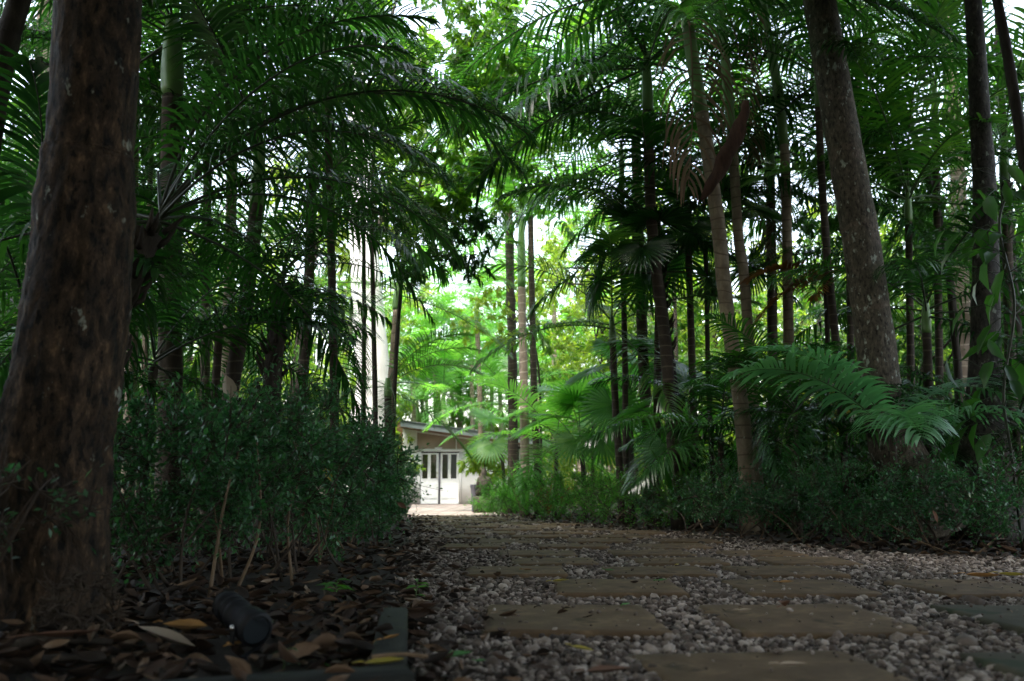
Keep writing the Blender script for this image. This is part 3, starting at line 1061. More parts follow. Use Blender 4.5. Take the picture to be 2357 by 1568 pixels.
def seedling(px, py, h, nl, leaf, m, label, seed, L=.5):
    g = np.random.default_rng(seed)
    c = ground(px, py)
    t = thing('seedling', label, 'seedling', c)
    mb = MB()
    P = np.array([(0, 0, 0), (.01, 0, h * .6), (.015, .01, h)])
    tube(mb, P, [.004, .003, .002], 5)
    mb.build('stem', M['rachis'], t)
    mb = MB()
    a = np.arange(nl) * 2.4 + g.normal(0, .2, nl)
    zz = h * np.linspace(.5, 1, nl)
    pos = np.stack([.012 * np.ones(nl), np.zeros(nl), zz], -1)
    dr = np.stack([np.cos(a), np.sin(a), g.uniform(-.1, .5, nl)], -1)
    leaves(mb, pos, dr, np.array((0, 0, 1.0)) + g.normal(0, .15, (nl, 3)), leaf * g.uniform(.7, 1.1, nl), leaf * .36)
    mb.build('foliage', m, t)


seedling(765, 1405, .12, 9, .09, M['hedge_lime'], 'bright green seedling growing in leaf litter right of the black spotlight', 1)
seedling(952, 1400, .11, 7, .06, M['hedge_lime'], 'small green weed at the far end of the timber edging', 2)
seedling(645, 1568, .08, 6, .05, M['hedge'], 'tiny seedling sprouting beside the timber at the bottom of the bed', 3)
seedling(1850, 1255, .12, 9, .06, M['hedge'], 'small weed growing at the edge of the gravel below the right hedge', 4)
seedling(752, 1562, .03, 5, .05, M['hedge_lime'], 'little round leaved weed growing on the timber edging', 5)

# ------------------------------------------------------------------ the white house at the end of the path
HY = 33.0
hx = lambda px: float(at(px, 1100, HY)[0])
hz = lambda py: float(at(1020, py, HY)[2])
M['white'] = solid('white_paint', (.56, .575, .58), .5, .06, 2, 0, 0, .4)
M['white_wall'] = solid('white_painted_wall', (.56, .57, .565), .65, .08, 1.5, .05)
M['fascia'] = solid('grey_fascia', (.085, .105, .1), .5, .12, 2)
M['ceil'] = solid('timber_soffit', (.2, .125, .08), .6, .3, 3, .1, 0, .4, (1, 8, 1))
M['glass'] = solid('dark_glass', (.02, .018, .016), .06, .2, 3, 0, 0, .8)
M['gableglass'] = solid('gable_glass', (.27, .21, .16), .25, .25, 1.0, 0, 0, .5)
M['greypost'] = solid('grey_strip', (.1, .1, .12), .5, .1, 4)
M['tile'] = solid('red_roof', (.3, .13, .08), .7, .3, 6)
M['brass'] = solid('door_brass', (.25, .19, .1), .35, .1, 10, 0, .8)
hb = np.array((hx(1020), HY, 0))
house = thing('house', 'white garden house with sloping grey fascia and double doors at the end of the path', 'house', hb)


def hbox(mb, px0, px1, z0, z1, y0, y1, m=0, bev=0):
    box(mb, (hx(px0) - hb[0], y0, z0), (hx(px1) - hb[0], y1, z1), m, bev)


zt = hz(1040)          # door head
XL_, XR_ = 925, 1290   # the wall runs on behind the hedge and the palms
mb = MB()
hbox(mb, XL_, 962, 0, zt, .0, .22)
hbox(mb, 1061, XR_, 0, zt, .0, .22)
mb.build('wall', M['white_wall'], house)
mb = MB()
hbox(mb, XL_, XR_, zt, hz(1034), -.04, .22)
mb.build('head_beam', M['white'], house)
mb = MB()
hbox(mb, 961, 967.5, 0, zt - .002, -.03, .14)
hbox(mb, 1056.5, 1062, 0, zt - .002, -.03, .14)
mb.build('door_frame', M['white'], house)
mb = MB()
hbox(mb, 1009.2, 1013.2, .0, zt - .06, -.015, .1)
mb.build('centre_strip', M['greypost'], house)


def door(px0, px1, panes, knob):
    x0, x1 = hx(px0) - hb[0], hx(px1) - hb[0]
    zb, zt_ = .02, zt - .05
    zp0, zp1 = hz(1102), hz(1046)
    d = MB()
    xs = [x0] + [hx(v) - hb[0] for pr in panes for v in pr] + [x1]
    # stiles and rails round the two glazed openings
    for a, b in ((xs[0], xs[1]), (xs[2], xs[3]), (xs[4], xs[5])):
        box(d, (a, .03, zp0), (b, .075, zp1))
    box(d, (x0, .03, zp1), (x1, .075, zt_))
    box(d, (x0, .03, zb), (x1, .075, zp0))
    o = d.build('door', M['white'], house, smooth=False)
    for pr in panes:
        a, b = hx(pr[0]) - hb[0], hx(pr[1]) - hb[0]
        g = MB()
        box(g, (a + .001, .05, zp0 + .001), (b - .001, .056, zp1 - .001))
        g.build('pane', M['glass'], o, smooth=False)
        f = MB()
        box(f, (a - .03, .018, .2), (b + .03, .0295, zp0 - .16), 0, .006)
        box(f, (a, .01, .235), (b, .0175, zp0 - .195), 0, .005)
        f.build('raised_panel', M['white'], o, smooth=False)
        s = MB()
        box(s, (a - .015, .02, zp0 - .03), (b + .015, .0295, zp0 - .002))
        s.build('pane_sill', M['brass'] if False else M['white'], o, smooth=False)
    for kz in knob:
        k = MB()
        kx = x1 - .05
        tube(k, [(kx, .03, kz), (kx, .0, kz), (kx, -.03, kz)], [.012, .02, .022], 10)
        k.build('handle', M['brass'], o)


door(968.5, 1009, ((971.2, 984), (990.8, 1004)), (hz(1089), hz(1099)))
door(1013.4, 1056, ((1017.5, 1030.5), (1037.2, 1050.5)), ())
# gable glazing between the beam and the sloping roof
s0 = (hz(992) - hz(1012)) / (hx(962) - hx(1085))


def roofz(px):   # underside of the fascia
    return hz(990) + (hx(px) - hx(962)) * (hz(1006.5) - hz(990)) / (hx(1085) - hx(962))


def quadwall(name, px0, px1, zb, ztop0, ztop1, y0, y1, m, parent):
    mb = MB()
    xa, xb = hx(px0) - hb[0], hx(px1) - hb[0]
    V = [(xa, y0, zb), (xb, y0, zb), (xb, y0, ztop1), (xa, y0, ztop0), (xa, y1, zb), (xb, y1, zb), (xb, y1, ztop1), (xa, y1, ztop0)]
    mb.add(V, [(0, 1, 2, 3), (5, 4, 7, 6), (4, 0, 3, 7), (1, 5, 6, 2), (3, 2, 6, 7), (4, 5, 1, 0)])
    return mb.build(name, m, parent, smooth=False)


zb = hz(1034) + .003
gw = quadwall('gable_window', 958, 1180, zb, roofz(958) - .03, roofz(1180) - .03, .06, .08, M['gableglass'], house)
quadwall('mullion', 1048.3, 1050.4, zb + .002, roofz(1049) - .1, roofz(1049) - .1, .03, .0595, M['white'], gw)
quadwall('gable_wall', XL_, 957.5, zb, roofz(XL_) - .03, roofz(957.5) - .03, .0, .2, M['white_wall'], house)
# rafter line under the fascia, fascia board and roof
def sloped(name, px0, px1, dz0, dz1, y0, y1, m):
    mb = MB()
    xa, xb = hx(px0) - hb[0], hx(px1) - hb[0]
    za, zb_ = roofz(px0), roofz(px1)
    V = [(xa, y0, za + dz0), (xb, y0, zb_ + dz0), (xb, y0, zb_ + dz1), (xa, y0, za + dz1), (xa, y1, za + dz0), (xb, y1, zb_ + dz0), (xb, y1, zb_ + dz1), (xa, y1, za + dz1)]
    mb.add(V, [(0, 1, 2, 3), (5, 4, 7, 6), (4, 0, 3, 7), (1, 5, 6, 2), (3, 2, 6, 7), (4, 5, 1, 0)])
    return mb.build(name, m, house, smooth=False)


sloped('rafter_trim', XL_, XR_, -.1, -.045, -.02, .05, M['white'])
sloped('soffit', XL_, XR_, -.028, -.002, -.75, .05, M['ceil'])
sloped('fascia', XL_, XR_, 0.0, .21, -.8, -.75, M['fascia'])
sloped('roof', XL_, XR_, .215, .235, -.85, 6, M['fascia'])
mb = MB()
hbox(mb, 1000, 1016, hz(1034) + .01, hz(1034) + .06, -.06, .03)
mb.build('door_closer_box', M['white'], house, smooth=False)
# red tiled ridge behind
mb = MB()
xa, xb = hx(850) - hb[0], hx(990) - hb[0]
mb.add([(xa, 5, hz(960)), (xb, 5, hz(985)), (xb - .6, 8, hz(945)), (xa, 8, hz(930)), (xa, 8.1, 2), (xb, 8.1, 2), (xb, 5.02, 2), (xa, 5.02, 2)],
       [(0, 1, 2, 3), (3, 2, 5, 4), (0, 7, 6, 1), (1, 6, 5, 2)])
mb.build('tiled_roof', M['tile'], house, smooth=False)
# door mat and the lattice stand seen through the glass
mb = MB()
box(mb, (hx(972), HY - .55, .008), (hx(1012), HY - .12, .03), 0, .006)
tag(mb.build('door_mat', solid('mat_purple_grey', (.06, .05, .07), .9, .3, 40, .3)), 'dark door mat lying in front of the white double doors', 'door mat')

# ------------------------------------------------------------------ statue and pot by the paving
M['stone_dark'] = bark_mat('weathered_stone', (.03, .026, .02), (.11, .095, .075), (.06, .07, .04), .6, (4, 4, 4), .5)
sp0 = at(1114, 1128, 20.4)
t = thing('statue', 'dark weathered stone figure seated on a plinth behind the bright hedge', 'statue', (sp0[0], 20.4, 0))
mb = MB()
box(mb, (-.24, -.2, 0), (.24, .2, .38), 0, .02)
mb.build('plinth', M['stone_dark'], t)
bm_v = {'hip': (0, 0, .47), 'waist': (0, .01, .58), 'chest': (0, .0, .71), 'neck': (0, 0, .83), 'head': (0, -.01, .92), 'crown': (0, 0, .99), 'knot': (0, 0, 1.03),
        'lsh': (-.125, 0, .775), 'lel': (-.17, -.03, .6), 'lha': (-.05, -.12, .5), 'rsh': (.125, 0, .775), 'rel': (.17, -.03, .6), 'rha': (.05, -.12, .5),
        'lkn': (-.23, -.13, .44), 'lft': (.05, -.2, .42), 'rkn': (.23, -.13, .44), 'rft': (-.05, -.19, .45)}
rad = {'hip': .13, 'waist': .1, 'chest': .115, 'neck': .05, 'head': .075, 'crown': .05, 'knot': .028, 'lsh': .055, 'lel': .045, 'lha': .032, 'rsh': .055, 'rel': .045, 'rha': .032,
       'lkn': .065, 'lft': .04, 'rkn': .065, 'rft': .04}
edges = [('hip', 'waist'), ('waist', 'chest'), ('chest', 'neck'), ('neck', 'head'), ('head', 'crown'), ('crown', 'knot'), ('chest', 'lsh'), ('lsh', 'lel'), ('lel', 'lha'),
         ('chest', 'rsh'), ('rsh', 'rel'), ('rel', 'rha'), ('hip', 'lkn'), ('lkn', 'lft'), ('hip', 'rkn'), ('rkn', 'rft')]
ks = list(bm_v)
me = bpy.data.meshes.new('figure')
me.from_pydata([bm_v[k] for k in ks], [(ks.index(a), ks.index(b)) for a, b in edges], [])
fo = link('figure', me, t)
sk = fo.modifiers.new('skin', 'SKIN')
for i, k in enumerate(ks):
    me.skin_vertices[0].data[i].radius = (rad[k], rad[k])
me.skin_vertices[0].data[0].use_root = True
fo.modifiers.new('sub', 'SUBSURF').levels = 2
fo.modifiers['sub'].render_levels = 2
me.materials.append(M['stone_dark'])
fo.rotation_euler = (0, 0, R(165))
pp = at(1092, 1132, 20.8)
t = thing('plant_pot', 'tall dark grey garden pot standing beside the stone statue', 'pot', (pp[0], 20.8, 0))
mb = MB()
tube(mb, [(0, 0, 0), (0, 0, .05), (0, 0, .4), (0, 0, .56), (0, 0, .58), (0, 0, .64)], [.055, .06, .075, .09, .1, .1], 20)
mb.build('pot_body', M['greypost'], t)
mb = MB()
tube(mb, [(0, 0, .62), (0, 0, .65)], [.107, .107], 20)
mb.build('rim', M['greypost'], t)
# added room shell, dimness put into its dark colour, with a lattice stand
mb = MB()
x0, x1 = hx(926) - hb[0], hx(1290) - hb[0]
mb.add([(x0, .23, .01), (x1, .23, .01), (x1, 4, .01), (x0, 4, .01), (x0, .23, 2.6), (x1, .23, 2.6), (x1, 4, 2.6), (x0, 4, 2.6)],
       [(0, 1, 2, 3), (7, 6, 5, 4), (2, 6, 7, 3), (1, 5, 6, 2), (0, 3, 7, 4)])
mb.build('room_shell', solid('painted_dim_room', (.05, .04, .03), .8), house, smooth=False)
M['pine'] = solid('pine_wood', (.5, .27, .11), .5, .2, 6)
sx, sy = hx(1039), HY + .6
t = thing('lattice_stand', 'orange wooden lattice stand seen through the glass of the right door', 'stand', (sx, sy, .01))
for sgn in (-1, 1):
    mb = MB()
    box(mb, (sgn * .26 - .02, -.02, 0), (sgn * .26 + .02, .02, 1.62))
    mb.build('post', M['pine'], t, smooth=False)
mb = MB()
for z in (.8, 1.2, 1.6):
    box(mb, (-.24, -.012, z - .02), (.24, .012, z + .02))
for z in (.82, 1.22):
    tube(mb, [(-.24, 0, z), (.24, 0, z + .36)], .014, 4)
    tube(mb, [(.24, 0.013, z), (-.24, 0.013, z + .36)], .014, 4)
mb.build('lattice', M['pine'], t, smooth=False)

# ------------------------------------------------------------------ the big trunks that stand nearest
def px_radius(wpx, Y):
    return wpx * .5 * Y / FPX


def big_tree(label, px, Ys, widths, tmat, crowns, rough, seed, top, flare=.25, sides=28):
    P = stem_pts(px, Ys)
    base = P[0]
    t = thing('tree', label, 'tree', base)
    ex = P[-1] + (P[-1] - P[-2]) / max(P[-1][2] - P[-2][2], .1) * (top - P[-1][2])
    Q = np.vstack([P, ex]) - base
    Yv = Ys if np.isscalar(Ys) else Ys[0]
    rr = [px_radius(widths[0], Yv) * (1 + flare)] + [px_radius(w_, Yv if np.isscalar(Ys) else Ys[i]) for i, w_ in enumerate(widths)]
    rr.append(rr[-1] * .75)
    rr = rr[-len(Q):] if len(rr) >= len(Q) else rr + [rr[-1]] * (len(Q) - len(rr))
    S = smooth_path(Q, 14)
    rs = np.interp(np.linspace(0, len(Q) - 1, len(S)), np.arange(len(Q)), rr)
    mb = MB()
    if sides > 40:
        # close to the camera: flaky bark modelled as real relief
        S = np.stack([np.interp(np.linspace(0, 1, 260), np.linspace(0, 1, len(S)), S[:, i]) for i in range(3)], -1)
        rs = np.interp(np.linspace(0, 1, 260), np.linspace(0, 1, len(rs)), rs)
        tube(mb, S, rs, sides, 0, True, .012, seed)
        V = mb.v[0]
        from mathutils import noise as MN
        ctr = np.repeat(S, sides, 0)
        dv = norm(V - ctr)
        h = np.array([MN.fractal(Vector((v[0] * 9, v[1] * 9, v[2] * 3.2)), .9, 2.1, 5) * .011 + abs(MN.noise(Vector((v[0] * 17, v[1] * 17, v[2] * 5)))) * .012 + MN.noise(Vector((v[0] * 2, v[1] * 2, v[2] * 1.3 + 5))) * .012 for v in V])
        mb.v[0] = V + dv * h[:, None]
    else:
        tube(mb, S, rs, sides, 0, True, rough, seed)
    mb.build('trunk', M[tmat], t)
    g = np.random.default_rng(seed)
    for kind, c, s in crowns:
        me, C = CR[kind][int(g.integers(len(CR[kind])))]
        rz = g.uniform(0, 6.28)
        c = np.array(c) - base
        link('crown', me, t, c, (0, 0, rz), s)
        ca, sa = math.cos(rz), math.sin(rz)
        for k in g.choice(len(C), 4, False):
            q = C[k] * s
            q = np.array((q[0] * ca - q[1] * sa, q[0] * sa + q[1] * ca, q[2])) + c
            st = S[int(len(S) * g.uniform(.85, .97))]
            lm = MB()
            tube(lm, smooth_path([st, st * .5 + q * .5 + g.normal(0, .2, 3), q], 5), np.linspace(rs[-1] * .6, .012, 11), 7)
            lm.build('limb', M[tmat], t)
    return t


big_tree('massive dark brown tree trunk with flaky bark and pale lichen on the left', [(128, 1440), (122, 1100), (168, 784), (205, 400), (232, 0)], 3.2,
         [222, 240, 233, 215, 196], 'bark', [('canopy_dark', (-1.2, 2.6, 7.4), 1.0), ('canopy_dark', (-3.0, 5.0, 8.6), 1.15), ('canopy_dark', (.9, 3.4, 8.8), 1.1), ('canopy_dark', (-3.6, 1.5, 7.6), 1.1)], .03, 11, 8.5, .1, 90)  # crowns above view, several added to darken the foreground
big_tree('grey brown leaning trunk with pale spots right of the three slender palms', [(2072, 1050), (2045, 1010), (2003, 700), (1971, 491), (1925, 230), (1886, 0)], 9.4,
         [112, 92, 86, 84, 80, 77], 'bark_spot', [('canopy', (3.4, 8.6, 9.6), 1.15), ('canopy', (5.2, 7.0, 10.6), 1.2), ('canopy_dark', (3.6, 5.0, 9.8), 1.1)], .02, 12, 10.5, .35)  # extra crowns out of view, added for foreground shade
big_tree('dark straight tree trunk with flared base near the right edge', [(2268, 1060), (2266, 1000), (2268, 800), (2268, 491), (2255, 250), (2240, 0)], 9.3,
         [125, 100, 66, 54, 46, 40], 'bark_grey', [('canopy', (5.5, 9.5, 9.6), 1.2), ('canopy', (7.0, 8.0, 9.8), 1.1)], .03, 13, 9.5, .3)  # more crowns over the top of the view, put in to shade below
big_tree('thin black trunk leaning at the upper right corner', [(2420, 900), (2390, 600), (2352, 330), (2318, 120), (2290, -30)], 7.4,
         [34, 30, 26, 24, 22], 'bark_dark', [('canopy_dark', (4.8, 6.0, 7.6), .8)], .03, 14, 7.6)
big_tree('broad pale trunk far behind the fronds in the upper right', [(2215, 760), (2204, 400), (2190, 200), (2170, 0)], 16,
         [40, 34, 33, 32], 'ring_pale', [('canopy', (8.0, 16, 13.4), 1.2)], .02, 15, 13)
big_tree('dark trunk leaning in from the upper left corner', [(-150, 900), (-70, 600), (-25, 300), (15, 100), (50, -20)], 6.0,
         [70, 64, 60, 56, 52], 'bark_dark', [('canopy_dark', (-4.2, 6.6, 7.4), .9), ('canopy', (-5.8, 5.4, 7.0), .9)], .03, 16, 7)
big_tree('pale grey trunk half hidden behind the massive left trunk', [(66, 900), (90, 400), (100, 100), (106, -20)], 14,
         [46, 40, 36, 34], 'ring_pale', [('canopy', (-7.5, 14, 12.0), 1.1)], .02, 17, 11.5)
big_tree('tall smooth white gum trunk left of the house gap', [(850, 960), (860, 880), (849, 740), (838, 560), (830, 400), (826, 200), (822, 0)], 19,
         [84, 80, 76, 66, 58, 52, 46], 'gum', [('canopy', (-4.4, 19.5, 16.5), 1.1), ('mid', (-2.6, 19, 13.5), 1.2)], .015, 18, 15.5, .2)

# ------------------------------------------------------------------ palms placed one by one
def up(px, py, Y):
    return [(px, py)]


PAL = []
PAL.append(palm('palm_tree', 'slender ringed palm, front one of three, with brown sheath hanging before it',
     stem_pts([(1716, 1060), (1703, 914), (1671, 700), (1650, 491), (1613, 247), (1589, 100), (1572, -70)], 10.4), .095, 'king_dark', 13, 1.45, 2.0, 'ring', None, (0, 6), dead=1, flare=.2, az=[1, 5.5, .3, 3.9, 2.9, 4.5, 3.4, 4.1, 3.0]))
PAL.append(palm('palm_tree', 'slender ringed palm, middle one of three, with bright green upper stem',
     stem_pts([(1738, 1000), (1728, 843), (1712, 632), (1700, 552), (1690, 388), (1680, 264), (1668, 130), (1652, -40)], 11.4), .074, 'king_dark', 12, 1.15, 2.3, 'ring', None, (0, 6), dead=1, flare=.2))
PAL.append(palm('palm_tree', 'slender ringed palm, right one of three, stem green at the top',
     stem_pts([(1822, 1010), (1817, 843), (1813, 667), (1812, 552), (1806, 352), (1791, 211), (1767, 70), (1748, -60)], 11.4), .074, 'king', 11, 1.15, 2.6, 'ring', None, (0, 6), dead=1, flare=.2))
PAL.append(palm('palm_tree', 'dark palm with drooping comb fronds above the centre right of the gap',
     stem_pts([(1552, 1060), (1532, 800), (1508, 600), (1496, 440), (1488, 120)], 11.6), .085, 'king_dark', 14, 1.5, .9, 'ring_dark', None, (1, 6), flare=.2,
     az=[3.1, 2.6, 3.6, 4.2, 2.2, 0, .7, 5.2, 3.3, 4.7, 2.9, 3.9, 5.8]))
PAL.append(palm('palm_tree', 'slim dark palm with pale stubby top and arched frond in the right middle distance',
     stem_pts([(1424, 1040), (1419, 980), (1413, 850), (1408, 730)], 13), .06, 'king', 9, .95, .4, 'ring_dark', None, (1, 6), flare=.2, az=[.2, 3.0, 4.6, 1.5, 2.4, 5.6, .9, 3.7, 5.0]))
PAL.append(palm('palm_tree', 'dark thick palm stem right of the slim arched palm',
     stem_pts([(1494, 1030), (1482, 860), (1474, 650), (1466, 420), (1460, 180)], 14), .095, 'king', 12, 1.1, .9, 'ring_dark', None, (0, 6), flare=.2))
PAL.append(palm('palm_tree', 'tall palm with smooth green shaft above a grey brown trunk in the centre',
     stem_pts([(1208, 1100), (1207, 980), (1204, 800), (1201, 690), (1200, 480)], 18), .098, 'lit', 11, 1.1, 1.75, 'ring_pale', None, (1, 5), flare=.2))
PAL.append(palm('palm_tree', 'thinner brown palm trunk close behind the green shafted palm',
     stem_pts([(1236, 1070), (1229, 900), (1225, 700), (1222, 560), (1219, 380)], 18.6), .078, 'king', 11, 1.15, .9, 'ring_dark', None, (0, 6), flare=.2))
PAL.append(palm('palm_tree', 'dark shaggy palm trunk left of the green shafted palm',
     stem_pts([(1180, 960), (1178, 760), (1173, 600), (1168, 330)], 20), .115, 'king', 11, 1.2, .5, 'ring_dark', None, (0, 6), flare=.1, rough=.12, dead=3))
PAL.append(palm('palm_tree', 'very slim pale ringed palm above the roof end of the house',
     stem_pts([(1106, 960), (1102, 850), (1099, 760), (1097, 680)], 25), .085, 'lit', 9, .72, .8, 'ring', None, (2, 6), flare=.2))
PAL.append(palm('palm_tree', 'young palm with one tall upright frond right of the house roof',
     stem_pts([(1192, 1100), (1186, 1000), (1176, 915)], 21), .06, 'lit', 9, .95, .3, 'ring_dark', None, (0, 5), az=[1.3, 3.2, 3.6, 0, 2.6, 4.4, 5.3, .8, 3.0]))
PAL.append(palm('palm_tree', 'palm with grey trunk and fronds arching right over the house gap',
     stem_pts([(900, 960), (905, 850), (912, 740), (917, 650)], 15), .09, 'king', 11, .95, .5, 'ring', None, (1, 6), az=[.2, 5.9, .5, 6.1, 3.1, 1.2, 4.6, 2.2, .0, 5.4, 3.9], flare=.2))
PAL.append(palm('palm_tree', 'short palm whose lowest fronds droop in front of the house roof',
     stem_pts([(896, 1040), (893, 960), (893, 870)], 14), .07, 'king', 10, .68, .3, 'ring_dark', None, (1, 6), az=[.3, 5.8, 0, 6.1, .9, 2.6, 3.9, 5.0, .15, 4.4]))
# left side
PAL.append(palm('palm_tree', 'leaning palm with shaggy dark trunk and long radiating fronds beside the massive left trunk',
     stem_pts([(225, 1000), (248, 760), (300, 610), (372, 465)], 5.6), .13, 'date', 15, 1.0, .2, 'bark_dark', None, (0, 6), boots=True, flare=.1,
     az=[.1, .9, 5.8, .3, 2.0, .0, .7, 6.0, .4, 1.4, 2.6, 1.0, 3.4, 2.7, 2.2]))
PAL.append(palm('palm_tree', 'short palm with rough dark stump trunk in the shade above the left hedge',
     stem_pts([(622, 960), (630, 830), (641, 740), (652, 610)], 8.4), .1, 'date', 15, .8, .2, 'bark_dark', None, (0, 6), boots=True, flare=.1,
     az=[.3, 5.9, 1.0, 2.2, .0, 3.4, .6, 5.6, 2.8, 1.5, 3.6, 2.5, 1.2, 3.0, 2.0]))
PAL.append(palm('palm_tree', 'smooth curved palm trunk leaning right behind the left hedge',
     stem_pts([(524, 960), (546, 810), (566, 700), (588, 500), (600, 330)], 9), .088, 'king_dark', 12, 1.0, .7, 'ring_dark', None, (1, 6), flare=.2))
PAL.append(palm('palm_tree', 'thick dark palm trunk standing in shade left of centre behind the hedge',
     stem_pts([(390, 1000), (391, 880), (392, 583), (396, 250), (398, 40)], 8.6), .125, 'king_dark', 12, 1.1, .9, 'ring_dark', None, (1, 6), flare=.1))
PAL.append(palm('palm_tree', 'grey palm trunk right beside the massive left trunk',
     stem_pts([(300, 960), (303, 660), (306, 400), (308, 120)], 9.6), .075, 'king_dark', 11, 1.0, .8, 'ring', None, (1, 6), flare=.1))
PAL.append(palm('palm_tree', 'thin palm stem between the grey and the thick dark palm trunks',
     stem_pts([(328, 960), (338, 700), (346, 400), (350, 250)], 10.5), .04, 'king', 9, .9, .8, 'ring', None, (1, 6), flare=.1))
PAL.append(palm('palm_tree', 'pale palm trunk behind the curved leaning trunk left of centre',
     stem_pts([(522, 900), (526, 720), (532, 500), (536, 260)], 11.5), .085, 'king', 11, 1.05, .8, 'ring', None, (1, 6), flare=.1))
PAL.append(palm('palm_tree', 'dark slender palm trunk behind the left hedge, second left of the white gum',
     stem_pts([(692, 960), (705, 750), (713, 600), (722, 250)], 11), .075, 'king_dark', 11, 1.0, .8, 'ring_dark', None, (1, 6), flare=.1))
# top left fronds
PAL.append(palm('palm_tree', 'tall palm with glossy drooping fronds along the upper left of the picture',
     stem_pts([(770, 960), (765, 700), (758, 400), (748, 60)], 9.4), .05, 'king_dark', 12, 1.0, .8, 'ring_dark', None, (1, 6), az=[.2, 3.3, 6.0, 2.7, 5.4, .8, 3.8, 4.6, 1.6, 0, 3.0, 5.8]))
# right side
PAL.append(palm('palm_tree', 'palm with broad upright fronds right of the spotted leaning trunk',
     stem_pts([(2100, 1020), (2094, 700), (2090, 430)], 11.5), .055, 'king', 13, 1.15, .5, 'ring_dark', None, (0, 5), az=[4.7, 1.6, 3.2, 0, 4.0, 5.4, 2.4, .7, 4.6, 3.5, 5.9, 1.1, 5.0], flare=.1))
PAL.append(palm('palm_tree', 'tall palm behind the spotted trunk with fronds against the sky',
     stem_pts([(1990, 1000), (1985, 700), (1978, 300), (1974, 60)], 14), .075, 'king', 13, 1.2, .8, 'ring_dark', None, (0, 6), flare=.1))
PAL.append(palm('palm_tree', 'low dark palm in the shade between the two thick right trunks',
     stem_pts([(2140, 1010), (2136, 850), (2130, 690)], 10.2), .06, 'king_dark', 13, 1.0, .4, 'ring_dark', None, (1, 6), flare=.1))
PAL.append(palm('palm_tree', 'dark palm stem just left of the spotted leaning trunk',
     stem_pts([(1946, 1060), (1925, 800), (1905, 600), (1890, 380), (1880, 150)], 10.8), .055, 'king_dark', 12, 1.0, .6, 'ring_dark', None, (1, 6), dead=1, flare=.1))
PAL.append(palm('palm_tree', 'dark palm trunk between the right and middle slender palms',
     stem_pts([(1780, 1000), (1778, 800), (1776, 600), (1772, 330)], 13), .085, 'king', 12, 1.1, .6, 'ring_dark', None, (1, 6), dead=1, flare=.1))
PAL.append(palm('palm_tree', 'palm with fronds filling the upper right corner beyond the dark straight trunk',
     stem_pts([(2330, 1000), (2320, 600), (2310, 330)], 12), .08, 'king', 12, 1.15, .6, 'ring_dark', None, (0, 6), flare=.1))
# low glossy fronds in front of the right trunks
PAL.append(palm('young_palm', 'young pale green palm arching in front of the spotted trunk above the right hedge',
     stem_pts([(2062, 1130), (2056, 1040), (2052, 985)], 8.3), .035, 'young', 6, 1.02, .1, 'ring_dark', None, (1, 4), cat='young palm', az=[3.2, .3, 3.45, 5.6, .8, 4.4, 1.9, 2.7]))
PAL.append(palm('young_palm', 'dark young palm with drooping fan of leaflets left of the pale young palm',
     stem_pts([(1835, 1090), (1832, 1000), (1830, 930)], 9.6), .03, 'king_dark', 8, .62, .1, 'ring_dark', None, (1, 5), cat='young palm'))
# fan palms
PAL.append(palm('fan_palm', 'dark fan palm with big round leaves right of the centre gap',
     stem_pts([(1580, 1070), (1552, 900), (1527, 720), (1515, 610)], 12.0), .075, 'fan_dark', 10, .85, .1, 'bark_dark', None, cat='fan palm', boots=True))
PAL.append(palm('fan_palm', 'bright fan palm with spiky pale leaves above the bright hedge',
     stem_pts([(1345, 1130), (1342, 1080), (1338, 1036)], 15.8), .05, 'fan_pale', 9, 1.0, .05, 'bark_dark', None, cat='fan palm', fe=(0, 3), az=[4.7, 4.2, 5.2, 3.6, 5.8, 3.0, .2, 4.5, 5.0]))
PAL.append(palm('fan_palm', 'small lit fan palm beside the right end of the house',
     stem_pts([(1162, 1130), (1156, 1060), (1150, 1040)], 22), .05, 'fan_pale', 8, 1.15, .05, 'bark_dark', None, cat='fan palm', fe=(0, 3)))
PAL.append(palm('fan_palm', 'tall green fan palm between the slim arched palm and the dark stems',
     stem_pts([(1452, 1080), (1450, 960), (1449, 900)], 14.5), .06, 'fan', 9, .9, .05, 'bark_dark', None, cat='fan palm'))
PAL.append(palm('fan_palm', 'fan palm with broad leaves behind the front slender palm',
     stem_pts([(1640, 1080), (1630, 860), (1626, 640), (1622, 560)], 12.6), .04, 'fan_dark', 10, .9, .05, 'bark_dark', None, cat='fan palm'))
PAL.append(palm('fan_palm', 'low fan palm in the shade under the dark stems right of centre',
     stem_pts([(1590, 1120), (1588, 1030), (1586, 1000)], 12.6), .05, 'fan', 9, .9, .05, 'bark_dark', None, cat='fan palm'))

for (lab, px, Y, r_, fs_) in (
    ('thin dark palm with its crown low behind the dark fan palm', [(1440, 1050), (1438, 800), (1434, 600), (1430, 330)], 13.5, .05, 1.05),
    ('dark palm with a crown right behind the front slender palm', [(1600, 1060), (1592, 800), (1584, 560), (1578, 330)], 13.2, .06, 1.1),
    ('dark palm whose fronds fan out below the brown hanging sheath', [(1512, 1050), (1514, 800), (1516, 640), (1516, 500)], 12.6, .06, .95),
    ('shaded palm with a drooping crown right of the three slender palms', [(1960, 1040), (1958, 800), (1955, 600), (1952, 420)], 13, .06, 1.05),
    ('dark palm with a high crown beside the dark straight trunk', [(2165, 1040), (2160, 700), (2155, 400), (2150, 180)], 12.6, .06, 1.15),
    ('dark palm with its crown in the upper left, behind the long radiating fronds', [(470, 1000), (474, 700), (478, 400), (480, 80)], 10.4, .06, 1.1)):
    palm('palm_tree', lab, stem_pts(px, Y), r_, 'king_dark', 13, fs_, .7, 'ring_dark', None, (1, 6), flare=.15)

